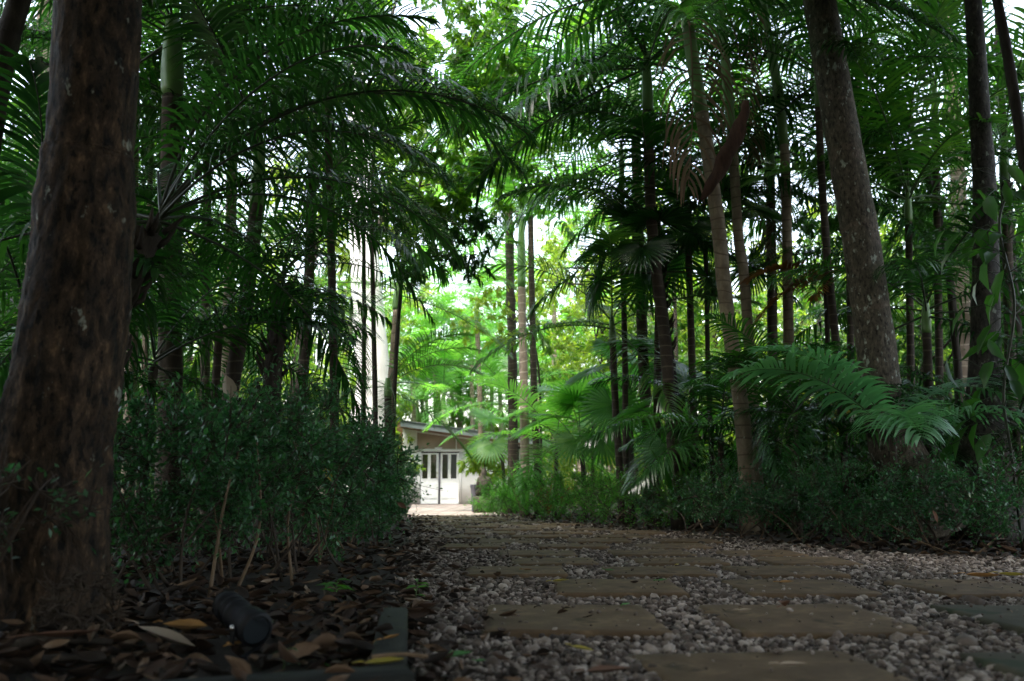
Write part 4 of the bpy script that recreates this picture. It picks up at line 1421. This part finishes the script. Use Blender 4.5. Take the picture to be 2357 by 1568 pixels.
for (lab, px, zc, Y, fs_, fr_) in (
    ('low arching palm at the feet of the front slender palm', 1650, 1.3, 11.6, .85, 'king_dark'),
    ('low dark palm between the slender palms and the dark young palm', 1775, 1.2, 10.8, .75, 'king_dark'),
    ('low dark palm between the feet of the two thick right trunks', 2165, 1.0, 9.8, .75, 'king_dark'),
    ('low glossy palm at the right edge behind the hedge', 2330, 1.3, 9.4, .85, 'king_dark'),
    ('low lit palm with feathery fronds left of the spiky pale fan palm', 1275, 1.5, 17.4, .85, 'lit'),
    ('low lit palm behind the spiky pale fan palm', 1360, 2.1, 18.0, .9, 'lit'),
    ('low dark palm drooping over the hedge right of the massive left trunk', 330, 1.7, 7.4, .8, 'king_dark'),
    ('low dark palm with arching fronds over the middle of the left hedge', 480, 2.2, 8.4, .85, 'king_dark'),
    ('low dark palm at the left edge behind the massive trunk', 30, 1.9, 7.0, .9, 'king_dark')):
    X_ = float(at(px, 1000, Y)[0])
    palm('young_palm', lab, np.array([(X_, Y, 0), (X_ + .03, Y, zc * .5), (X_ + .05, Y, zc)]), .045, fr_, 9, fs_, .15, 'ring_dark', None, (1, 6), cat='young palm', flare=.2)

# hanging brown sheath and dead strands
pts = [at(x, y, 9.4) for x, y in ((1716, 232), (1708, 275), (1688, 325), (1662, 375), (1640, 420), (1612, 458))]
mb = MB()
S = smooth_path(pts, 5)
n = len(S)
u = np.linspace(0, 1, n)
wd = .095 * np.sin(np.clip(u * .9 + .06, 0, 1) * math.pi) ** .7
T = norm(np.gradient(S, axis=0))
sd_ = norm(np.cross(T, np.array((0, -1.0, .2))))
nm = np.cross(T, sd_)
V, F = [], []
kk = 9
for i in range(n):
    for j in range(kk):
        a = (j / (kk - 1) - .5) * R(230) - R(55)
        V.append(S[i] + sd_[i] * math.sin(a) * wd[i] + nm[i] * (-math.cos(a)) * wd[i] * (.5 + .12 * math.sin(i * .7)) + sd_[i] * .012 * math.sin(i * .9 + j) + nm[i] * rng.normal(0, .003))
for i in range(n - 1):
    for j in range(kk - 1):
        F.append((i * kk + j, i * kk + j + 1, (i + 1) * kk + j + 1, (i + 1) * kk + j))
o0 = S[0].copy()
V = np.array(V) - o0
mb.add(V, F)
t = thing('palm_sheath', 'brown boat shaped dead palm sheath hanging before the slender palms', 'palm sheath', o0)
so = mb.build('sheath', M['spathe'], t)
mb = MB()
q = [np.zeros(3), at(1707, 170, 9.5) - o0, at(1690, 70, 9.7) - o0, at(1650, -30, 9.9) - o0]
tube(mb, smooth_path(q, 6), .005, 6)
mb.build('stalk', M['spathe'], t)

# rusty dying fronds, and yellow ones with light put into their colour
def lone_frond(px, py, Y, base_px, me, m, label, rot, s):
    """a dying or yellow lit frond hanging from a short stump of its own"""
    P = stem_pts(base_px, Y)
    t = thing('palm_tree', label, 'palm tree', P[0])
    mb = MB()
    Q = smooth_path(P - P[0], 6)
    tube(mb, Q, .035, 8)
    mb.build('trunk', M['bark_dark'], t)
    k = 0
    for (e, az, sc) in rot:
        mm = frond_mesh('dying_or_lit_frond', 1.5, R(e), 1.0, 34, .5, .04, .22, 700 + int(px) + k, [m, M['rachis_dark']])
        link('frond', mm, t, Q[-1], (0, 0, az), sc * s)
        k += 1
    return t


lone_frond(1880, 640, 11.2, [(1900, 1020), (1905, 800), (1900, 640)], None, M['orange'], 'dying palm with rusty orange fronds left of the spotted trunk', [(20, 3.4, 1), (-10, 3.0, 1), (0, 4.2, .9), (30, .4, .9)], .8)
lone_frond(1940, 930, 12.0, [(1960, 1060), (1958, 980), (1955, 900)], None, M['yellow'], 'small palm with yellow lit fronds low behind the spotted trunk', [(10, 3.3, 1), (-15, 4.1, 1), (30, 5.2, .9), (0, 2.8, .9)], .62)

# ------------------------------------------------------------------ slender broadleaf trees in the middle
def spray_tree(label, px, Y, r, clusters, leaf, lm, seed, top=None, wid=.36, group=None, tmat='bark_dark', per=130, hang=.75):
    P = stem_pts(px, Y)
    base = P[0]
    t = thing('tree', label, 'tree', base, 0, group)
    Q = smooth_path(P - base, 8)
    mb = MB()
    tube(mb, Q, np.linspace(r, r * .45, len(Q)) , 9, 0, True, .05, seed)
    mb.build('trunk', M[tmat], t)
    g = np.random.default_rng(seed)
    C, RR, N = [], [], []
    for (cx, cy, cY, rr) in clusters:
        c = at(cx, cy, cY) - base
        k = int(np.argmin(np.abs(Q[:, 2] - (c[2] - .25 * rr))))
        st = Q[max(1, min(k, len(Q) - 1))]
        lb = MB()
        mid = st * .5 + c * .5 + g.normal(0, .1, 3) + np.array((0, 0, .08))
        tube(lb, smooth_path([st, mid, c], 6), np.linspace(r * .45, .006, 13), 6)
        lb.build('limb', M[tmat], t)
        for q in range(4):
            C.append(c + g.normal(0, rr * .45, 3))
            RR.append(rr * g.uniform(.5, .8))
            N.append(int(per * rr * g.uniform(.7, 1.2)))
    mb = MB()
    cluster_leaves(mb, C, RR, N, leaf, wid, g, T_LEAF, hang)
    mb.build('crown', [lm, M['twig']], t)
    return t


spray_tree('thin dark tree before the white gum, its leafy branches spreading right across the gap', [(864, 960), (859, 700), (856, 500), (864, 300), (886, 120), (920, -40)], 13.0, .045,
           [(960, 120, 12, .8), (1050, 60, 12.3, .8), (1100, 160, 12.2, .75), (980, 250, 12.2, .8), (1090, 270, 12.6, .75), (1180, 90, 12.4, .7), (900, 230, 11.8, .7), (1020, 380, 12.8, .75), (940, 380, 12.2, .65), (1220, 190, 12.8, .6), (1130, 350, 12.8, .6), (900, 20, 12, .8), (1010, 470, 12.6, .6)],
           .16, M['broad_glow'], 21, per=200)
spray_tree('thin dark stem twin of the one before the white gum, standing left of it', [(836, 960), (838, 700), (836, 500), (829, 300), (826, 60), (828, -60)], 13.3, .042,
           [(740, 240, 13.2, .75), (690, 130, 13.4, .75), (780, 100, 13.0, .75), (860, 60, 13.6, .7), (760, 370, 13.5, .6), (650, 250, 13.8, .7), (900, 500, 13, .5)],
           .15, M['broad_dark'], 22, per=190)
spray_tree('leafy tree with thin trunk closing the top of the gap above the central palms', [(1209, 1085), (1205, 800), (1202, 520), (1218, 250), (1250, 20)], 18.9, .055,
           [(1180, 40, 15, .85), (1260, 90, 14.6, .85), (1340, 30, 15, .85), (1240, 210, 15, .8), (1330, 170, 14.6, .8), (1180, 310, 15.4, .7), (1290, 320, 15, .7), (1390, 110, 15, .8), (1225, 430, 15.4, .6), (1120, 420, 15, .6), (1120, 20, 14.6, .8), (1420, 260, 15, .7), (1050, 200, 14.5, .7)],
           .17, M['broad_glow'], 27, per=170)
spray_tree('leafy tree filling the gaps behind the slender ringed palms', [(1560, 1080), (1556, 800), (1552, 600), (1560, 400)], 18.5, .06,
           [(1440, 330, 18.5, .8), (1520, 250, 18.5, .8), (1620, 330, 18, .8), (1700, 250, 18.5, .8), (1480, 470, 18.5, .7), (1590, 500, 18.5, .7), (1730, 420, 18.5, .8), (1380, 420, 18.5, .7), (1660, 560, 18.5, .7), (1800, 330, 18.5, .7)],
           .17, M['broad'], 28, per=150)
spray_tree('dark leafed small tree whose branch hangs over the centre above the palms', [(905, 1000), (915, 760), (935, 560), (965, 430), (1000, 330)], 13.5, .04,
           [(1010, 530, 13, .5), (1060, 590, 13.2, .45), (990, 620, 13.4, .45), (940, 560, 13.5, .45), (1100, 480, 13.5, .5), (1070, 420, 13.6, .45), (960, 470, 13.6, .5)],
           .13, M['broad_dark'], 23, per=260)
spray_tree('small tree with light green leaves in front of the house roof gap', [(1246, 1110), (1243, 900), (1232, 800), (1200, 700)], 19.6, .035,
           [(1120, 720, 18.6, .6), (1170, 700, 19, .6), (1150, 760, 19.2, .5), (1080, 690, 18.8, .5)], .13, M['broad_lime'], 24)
spray_tree('lime green shrub growing beside the statue against the house wall', [(1118, 1165), (1115, 1110), (1116, 1060)], 23, .03,
           [(1100, 1075, 23, .35), (1130, 1060, 23, .4), (1140, 1090, 22.8, .4), (1112, 1040, 23.2, .35), (1095, 1050, 23, .3), (1160, 1085, 22.5, .35)], .16, M['broad_lime'], 25, per=170)
spray_tree('yellow green shrub against the house wall by the end of the left hedge', [(932, 1160), (930, 1100), (932, 1060)], 27, .03,
           [(938, 1075, 27, .3), (930, 1110, 27, .4), (925, 1050, 27, .4)], .16, M['broad_lime'], 26, per=170)

# climber with large leaves on the right edge
def climber(label, px, Y, seed):
    P = stem_pts(px, Y)
    base = P[0]
    t = thing('climbing_plant', label, 'climber', base)
    Q = smooth_path(P - base, 8)
    mb = MB()
    tube(mb, Q, .012, 6)
    mb.build('stem', M['rachis_dark'], t)
    g = np.random.default_rng(seed)
    mb = MB()
    n = 75
    k = g.integers(int(len(Q) * .2), len(Q), n)
    a = g.uniform(0, 6.28, n)
    off = np.stack([np.cos(a), np.sin(a), g.uniform(-.2, .6, n)], -1)
    ln = g.uniform(.15, .5, n)[:, None]
    pos = Q[k] + off * ln
    for i in range(n):
        tube(mb, [Q[k[i]], Q[k[i]] + off[i] * ln[i] * .6 + (0, 0, .06), pos[i]], .004, 4, 1, False)
    dr = norm(off * .6 + np.array((0, 0, -.75)) + g.normal(0, .3, (n, 3)))
    leaves(mb, pos, dr, norm(off + np.array((0, 0, .8)) + g.normal(0, .3, (n, 3))), g.uniform(.2, .36, n), g.uniform(.08, .15, n))
    mb.build('foliage', [M['broad_dark'], M['rachis_dark']], t)


climber('large leaved climbing plant hanging over the dark straight trunk at the right edge', [(2330, 1060), (2310, 900), (2335, 700), (2300, 520), (2330, 420)], 7.6, 31)

# ------------------------------------------------------------------ hedges and undergrowth
def shrub(label, x, y, rx, ry, h, n, leaf, fm, seed, group, low=.25, stems=7, cat='shrub', tpl=T_SMALL, smat='twig', wid=.55):
    g = np.random.default_rng(seed)
    t = thing('shrub', label, cat, (x, y, 0), 0, group)
    K = 46
    d = norm(g.normal(0, 1, (K, 3)))
    rr = (.4 + .6 * g.random(K) ** .5) * g.choice([.85, 1.0, 1.16], K)
    C = d * rr[:, None] * np.array((rx, ry, (h - low) * .5)) + np.array((0, 0, low + (h - low) * .5))
    sizes = g.uniform(.16, .34, K) * min(rx, h) * 1.1
    mb = MB()
    for i in range(K):
        m_ = int(n / K)
        # little sprigs that push out of the mass
        q = 9
        dd = norm(g.normal(0, 1, (q, 3)) + d[i] * .8 + np.array((0, 0, .35)))
        ln = sizes[i] * g.uniform(.4, 1.3, q) * np.where(g.random(q) < .12, 1.7, 1)
        for s in range(q):
            p0, p1 = C[i], C[i] + dd[s] * ln[s]
            tube(mb, [p0, (p0 + p1) / 2 + g.normal(0, .012, 3), p1], [.0035, .0025, .0012], 3, 1, False)
            k = m_ // q
            u = g.uniform(.1, 1.03, k)[:, None]
            pos = p0 + (p1 - p0) * u + g.normal(0, leaf * .35, (k, 3))
            dr = norm(dd[s] * .8 + g.normal(0, .7, (k, 3)))
            upv = norm(np.array((0, 0, 1.0)) + g.normal(0, .5, (k, 3)))
            L = leaf * g.uniform(.6, 1.25, k)
            leaves(mb, pos, dr, upv, L, L * wid, tpl)
    mb.build('foliage', [fm, M[smat]], t)
    for i in range(stems):
        k = int(g.integers(K))
        b = np.array((g.normal(0, rx * .25), g.normal(0, ry * .25), -.02))
        mb = MB()
        tube(mb, smooth_path([b, b * .6 + C[k] * .4 + g.normal(0, .05, 3), C[k]], 5), np.linspace(.01, .003, 11), 6)
        mb.build('stem', M[smat if i % 4 else 'stem_tan'], t)
    return t


HG = 'shrubs of the left hedge'
LH = [(400, 1300, 4.4, .62, .6, .95, 'front dark green hedge shrub, leftmost of the mass before the dark trunks'),
      (570, 1280, 4.9, .66, .6, .98, 'dark green hedge shrub with bare pale twigs left of the yellow leaf'),
      (640, 1265, 6.3, .75, .75, 1.2, 'dark green hedge shrub in the middle of the left hedge'),
      (745, 1250, 5.9, .58, .6, 1.0, 'rounded dark shrub low in front of the middle of the left hedge'),
      (700, 1245, 7.6, .8, .85, 1.2, 'full dark green hedge shrub before the white gum trunk'),
      (835, 1225, 8.2, .42, .6, .98, 'low rounded shrub at the path edge of the left hedge'),
      (775, 1225, 9.3, .78, 1.0, 1.2, 'dark green hedge shrub beside the path just before the hedge end'),
      (828, 1205, 11.5, .72, 1.2, 1.3, 'small leaved hedge shrub at the path end of the left hedge'),
      (878, 1195, 14.0, .6, 1.3, 1.12, 'farthest left hedge shrub whose edge catches light beside the house doors')]
for i, (px, py, Y, rx, ry, h, lab) in enumerate(LH):
    shrub(lab, float(at(px, 1150, Y)[0]), Y, rx, ry, h, 5800, .034 if Y < 8 else .042, M['hedge'], 60 + i, HG, .22 if Y < 5.5 else .1, 8)
shrub('dark sprawling shrub in the shade right behind the massive left trunk', -2.2, 5.0, .7, .6, .85, 5200, .036, M['hedge'], 70, HG, .2)
shrub('sprig of blue green leaves hanging before the foot of the massive left trunk', -1.72, 2.72, .42, .16, .56, 620, .034, M['hedge'], 71, None, .3, 5)
shrub('tiny low sprig at the right foot of the massive left trunk', -1.32, 2.75, .13, .1, .26, 160, .03, M['hedge'], 72, None, .08, 3)
RG = 'shrubs of the right hedge'
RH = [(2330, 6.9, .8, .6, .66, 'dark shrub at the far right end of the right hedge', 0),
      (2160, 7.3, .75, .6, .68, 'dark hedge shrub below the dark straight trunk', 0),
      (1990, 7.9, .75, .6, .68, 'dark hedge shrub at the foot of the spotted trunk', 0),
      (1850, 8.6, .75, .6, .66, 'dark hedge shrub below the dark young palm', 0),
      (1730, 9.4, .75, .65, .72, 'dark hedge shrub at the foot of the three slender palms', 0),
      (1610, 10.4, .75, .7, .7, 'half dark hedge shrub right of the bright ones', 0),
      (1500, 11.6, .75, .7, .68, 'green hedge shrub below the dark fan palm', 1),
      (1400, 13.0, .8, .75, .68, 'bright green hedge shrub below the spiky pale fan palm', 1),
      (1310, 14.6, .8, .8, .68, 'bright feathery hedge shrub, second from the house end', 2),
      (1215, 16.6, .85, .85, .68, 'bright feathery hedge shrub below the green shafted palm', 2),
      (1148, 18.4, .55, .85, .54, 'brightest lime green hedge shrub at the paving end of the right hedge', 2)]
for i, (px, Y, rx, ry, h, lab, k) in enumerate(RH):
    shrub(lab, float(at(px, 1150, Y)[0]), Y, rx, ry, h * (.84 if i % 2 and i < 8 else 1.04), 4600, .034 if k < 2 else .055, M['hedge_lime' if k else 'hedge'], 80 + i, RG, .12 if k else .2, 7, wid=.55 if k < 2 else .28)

def caught_leaf(px, py, Y, L, m, label, rot):
    c = at(px, py, Y)
    mb = MB()
    V, F = litter_leaf_tpl(.4, .5)
    mb.add(V * np.array((L, L * .42, L * .5)) - np.array((L / 2, 0, 0)), F)
    tube(mb, [(-L / 2, 0, L * .1), (-L * .7, .004, L * .14)], [.002, .0015], 4)
    o = mb.build('caught_leaf', m, None, c)
    o.rotation_euler = rot
    tag(o, label, 'leaf', 'dead leaves caught in the shrubs')


caught_leaf(755, 1092, 5.15, .1, M['lf_yellow'], 'yellow leaf caught upright in the left hedge', (R(80), R(60), R(10)))
caught_leaf(738, 1130, 5.1, .1, M['lf_pale'], 'pale dead leaf caught in the left hedge below the yellow leaf', (R(70), R(40), R(20)))
caught_leaf(925, 1165, 7.4, .1, M['lf_brown'], 'reddish brown leaf caught on the path side of the left hedge', (R(60), R(30), R(-10)))
caught_leaf(527, 902, 6.2, .24, M['lf_pale'], 'large pale curled dead leaf hanging above the left hedge', (R(75), R(75), R(15)))
caught_leaf(690, 1180, 4.9, .09, M['lf_brown'], 'brown curled leaf hanging low in the left hedge', (R(50), R(50), R(0)))
caught_leaf(2150, 1190, 6.6, .1, M['lf_brown'], 'brown leaf caught low in the right hedge under the dark straight trunk', (R(60), R(70), R(0)))

# strap leaved clumps and red leaves behind the bright hedge
def clump(label, px, Y, h, n, w_, m, seed, cat='strap leaved plant', name='strap_plant'):
    g = np.random.default_rng(seed)
    x = float(at(px, 1100, Y)[0])
    t = thing(name, label, cat, (x, Y, 0))
    mb = MB()
    a = g.uniform(0, 6.28, n)
    V, F = [], []
    for i in range(n):
        L = h * g.uniform(.8, 1.3)
        e = R(g.uniform(50, 85))
        pos = np.array((0, 0, .02))
        d = np.array((math.cos(a[i]) * math.cos(e), math.sin(a[i]) * math.cos(e), math.sin(e)))
        sdv = np.array((-math.sin(a[i]), math.cos(a[i]), 0))
        b = len(V)
        for k in range(8):
            ww = w_ * (.4 + .6 * math.sin(min(1, k / 5) * 1.57)) * (1 - (k / 7.2) ** 3)
            V += [pos - sdv * ww / 2, pos + np.array((0, 0, -.15 * ww)), pos + sdv * ww / 2]
            pos = pos + d * L / 7
            d = norm(d + np.array((0, 0, -.16)))
        for k in range(7):
            q = b + k * 3
            F += [(q, q + 1, q + 4, q + 3), (q + 1, q + 2, q + 5, q + 4)]
    mb.add(V, F)
    mb.build('foliage', m, t)
    return t


clump('bright strap leaved plant at the foot of the green shafted palm', 1212, 17.6, 1.0, 22, .08, M['fan'], 1)
clump('strap leaved plant left of the green shafted palm', 1185, 18.8, .85, 18, .07, M['fan'], 2)
clump('red leaved plant growing behind the bright hedge', 1262, 17.4, .75, 18, .07, M['red'], 3, 'red leaved plant', 'red_plant')
clump('small red leaved plant beside the larger red one', 1290, 17.0, .7, 12, .06, M['red'], 4, 'red leaved plant', 'red_plant')
clump('arching strap leaved plant under the spiky pale fan palm', 1390, 14.5, .95, 20, .06, M['palm_pale'], 5)
clump('wide strap leaved plant behind the right hedge below the dark stems', 1560, 11.6, 1.0, 22, .06, M['palm'], 6)

# ------------------------------------------------------------------ the forest behind
def filler(label, group, spots, kinds, hrange, seed, tmat='bark_dark', rr=(.06, .11), low=False):
    g = np.random.default_rng(seed)
    for (x, y) in spots:
        H = g.uniform(*hrange)
        P = np.array([(x, y, 0), (x + g.normal(0, .15), y + g.normal(0, .15), H * .5), (x + g.normal(0, .4), y + g.normal(0, .4), H)])
        cs = []
        for k, (kind, f, s) in enumerate(kinds):
            cs.append((kind, (P[-1][0] + g.normal(0, .7), P[-1][1] + g.normal(0, .7), H * f), s * g.uniform(.85, 1.2)))
        tree('tree', label, P, g.uniform(*rr), cs, tmat, group, limbs=3, sides=9, detail=4, seed=int(g.integers(9999)))


g = np.random.default_rng(99)
sp = []
for y in (10.5, 12.5, 15, 18, 21):
    for x in np.arange(-4.2 - .12 * y, -.66 * y - 3, -2.6):
        sp.append((x + g.normal(0, .5), y + g.normal(0, .6)))
filler('dark leafy tree in the shaded forest left of the path', 'trees of the left forest', [s for s in sp if s[1] < 11.2], [('canopy', 1.05, .9), ('mid_dark', .55, .9)], (8.5, 10.5), 1)  # high canopy crowns added out of view as a roof against sky light
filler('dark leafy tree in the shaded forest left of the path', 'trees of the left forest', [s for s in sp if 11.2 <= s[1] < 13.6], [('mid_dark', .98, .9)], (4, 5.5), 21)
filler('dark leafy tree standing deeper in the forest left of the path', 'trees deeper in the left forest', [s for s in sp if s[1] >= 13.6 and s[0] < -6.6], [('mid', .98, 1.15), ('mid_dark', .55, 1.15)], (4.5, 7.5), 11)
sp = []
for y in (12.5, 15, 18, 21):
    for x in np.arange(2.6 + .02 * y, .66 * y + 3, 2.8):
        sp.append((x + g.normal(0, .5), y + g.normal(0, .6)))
filler('dark leafy tree in the shaded forest right of the path', 'trees of the right forest', [s for s in sp if s[1] < 13.6 and s[0] > 4.6], [('canopy', 1.05, .85), ('mid_dark', .5, .9)], (9, 11), 2)  # canopy crowns above view, added to keep this side dark
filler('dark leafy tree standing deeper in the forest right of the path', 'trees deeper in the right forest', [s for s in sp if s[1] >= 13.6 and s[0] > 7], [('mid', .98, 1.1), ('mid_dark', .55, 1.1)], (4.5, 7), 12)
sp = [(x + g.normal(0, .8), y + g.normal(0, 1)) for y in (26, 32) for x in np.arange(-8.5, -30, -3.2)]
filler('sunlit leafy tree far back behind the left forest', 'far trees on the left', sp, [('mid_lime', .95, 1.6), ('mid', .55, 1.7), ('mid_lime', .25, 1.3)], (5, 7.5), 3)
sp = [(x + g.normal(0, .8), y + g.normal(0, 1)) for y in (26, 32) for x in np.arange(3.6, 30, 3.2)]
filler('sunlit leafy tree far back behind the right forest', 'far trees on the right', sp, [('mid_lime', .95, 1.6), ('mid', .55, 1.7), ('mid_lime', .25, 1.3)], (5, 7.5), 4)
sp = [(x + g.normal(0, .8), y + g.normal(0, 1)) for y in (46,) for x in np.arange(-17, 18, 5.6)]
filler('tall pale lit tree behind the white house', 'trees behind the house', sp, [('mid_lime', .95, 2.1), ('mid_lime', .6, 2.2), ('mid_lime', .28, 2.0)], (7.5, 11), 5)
# lit palms behind the house
for i, (px, cy, Y) in enumerate(((1000, 760, 40), (950, 850, 38), (1055, 830, 42), (1130, 780, 41), (1020, 900, 37), (905, 760, 42), (1240, 840, 38), (1330, 800, 40), (1085, 700, 46), (1180, 660, 45), (970, 650, 46), (1400, 760, 42), (1275, 640, 33), (1010, 905, 41), (960, 930, 39), (1060, 930, 40), (1110, 900, 43), (1040, 870, 46), (980, 800, 45), (1150, 880, 39), (1085, 800, 38))):
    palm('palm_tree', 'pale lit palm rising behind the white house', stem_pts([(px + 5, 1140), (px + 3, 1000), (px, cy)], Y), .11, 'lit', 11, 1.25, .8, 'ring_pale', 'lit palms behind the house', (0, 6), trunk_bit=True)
for i, (x, y) in enumerate([(-9, 42), (-6.5, 43), (-4, 42.5), (-1.5, 43), (1, 42), (3.5, 43), (-7.5, 46), (-2.5, 47)]):
    me, C = CR['low_lime'][i % 2]
    t = thing('bush', 'bright lime bush growing behind the white house', 'bush', (x, y, 0), 0, 'lit bushes behind the house')
    link('foliage', me, t, (0, 0, 2.4), (0, 0, i * 1.3), (2.0, 2.0, 2.6))
    mb = MB()
    tube(mb, [(0, 0, -.02), (.1, 0, 1.2), (.15, .1, 2.6)], [.06, .05, .02], 7)
    mb.build('stem', M['twig'], t)
# mid distance leafy trees round the gap, clearing light put into their lime leaves
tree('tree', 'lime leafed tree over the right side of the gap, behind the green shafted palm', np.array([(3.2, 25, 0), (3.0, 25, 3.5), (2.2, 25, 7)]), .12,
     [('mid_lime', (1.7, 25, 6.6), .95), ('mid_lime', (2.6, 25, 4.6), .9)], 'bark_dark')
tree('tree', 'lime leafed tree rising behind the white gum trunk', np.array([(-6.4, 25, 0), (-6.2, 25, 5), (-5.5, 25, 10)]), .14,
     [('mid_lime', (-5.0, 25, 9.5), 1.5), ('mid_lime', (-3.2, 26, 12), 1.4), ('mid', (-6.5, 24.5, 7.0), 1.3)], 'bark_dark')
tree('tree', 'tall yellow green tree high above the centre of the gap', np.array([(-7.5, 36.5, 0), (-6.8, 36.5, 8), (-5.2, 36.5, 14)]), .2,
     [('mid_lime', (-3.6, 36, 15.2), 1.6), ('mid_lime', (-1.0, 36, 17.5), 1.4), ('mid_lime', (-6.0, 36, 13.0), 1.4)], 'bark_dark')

# low undergrowth that nobody could count
mb = MB()
for side_, xs0, xs1 in ((-1, 2.6, 16), (1, 2.8, 16)):
    K = 520
    y = rng.uniform(8, 26, K)
    xx = rng.uniform(xs0, 2.6 + .66 * y, K)
    x = np.where(side_ < 0, -xx + xl(y) * .8, np.maximum(xr(y) + .9, 0) + xx * .8)
    C = np.stack([x, y, rng.uniform(.08, .4, K)], -1)
    cluster_leaves(mb, C, rng.uniform(.25, .55, K), [26] * K, .13, .4, rng, T_LEAF, .1)
o = mb.build('undergrowth', [M['broad_dark'], M['twig']])
tag(o, 'low dark leafy undergrowth covering the forest floor', 'undergrowth', kind='stuff')
# bigger clumps of undergrowth
for side_, n_, lab, grp in ((-1, 26, 'dark leafy bush among the trunks left of the path', 'bushes among the left trunks'), (1, 22, 'dark leafy bush among the trunks right of the path', 'bushes among the right trunks')):
    for i in range(n_):
        y = g.uniform(9.5, 24)
        x = g.uniform(2.4, .62 * y + 1)
        x = -x + float(xl(y)) * .5 if side_ < 0 else x + max(0, float(xr(y)) * .6)
        kind = 'lowdark' if y < 16 or g.random() < .4 else 'low'
        me, C = CR[kind][int(g.integers(2))]
        t = thing('bush', lab, 'bush', (x, y, 0), 0, grp)
        s = g.uniform(.8, 1.35)
        link('foliage', me, t, (0, 0, .75 * s), (0, 0, g.uniform(0, 6.28)), s)
        mb = MB()
        for k in range(5):
            a = g.uniform(0, 6.28)
            tube(mb, [(0, 0, -.02), (math.cos(a) * .2, math.sin(a) * .2, .4 * s), (math.cos(a) * .5 * s, math.sin(a) * .5 * s, .9 * s)], [.02, .014, .006], 5)
        mb.build('stem', M['twig'], t)
for i, (x, y) in enumerate([(-3, -2.5), (2, -3), (4.5, -2), (-5.5, -1), (-5, 2), (0, -4.5), (6.5, 1), (6, 3.2), (-4.4, 3.6), (-7, 4.5), (-2.7, -.7), (-3.3, 1.3)]):  # unseen bushes added to keep side and back sky light off the foreground
    me, C = CR['lowdark'][i % 2]
    t = thing('bush', 'unseen dark bush added beside the viewer to block sky light', 'bush', (x, y, 0), 0, 'unseen bushes added beside the viewer')
    link('foliage', me, t, (0, 0, 1.3), (0, 0, i), (1.5, 1.5, 1.7))
# unseen trees added behind the viewer to shade the path
sp = [(-4.5, -3), (3.5, -3.5), (-1, -5), (6.5, -1), (-6.5, 1), (7.5, 4), (2.6, -1.2), (-1.5, -8), (-9, -3), (8, -6)]
for i, (x, y) in enumerate(sp):
    P = np.array([(x, y, 0), (x + .2, y, 4), (x, y + .3, 8)])
    tree('tree', 'unseen tree added behind the viewer to shade the path', P, .16, [('canopy_dark', (x, y, 8.2), 1.25), ('canopy', (x + 1.5, y + 1, 9.4), 1.1), ('mid_dark', (x, y, 4.2), 1.5), ('canopy_dark', (x - 1, y - 1, 6.6), 1.1)], 'bark_dark', 'unseen trees added behind the viewer', limbs=3, sides=9)
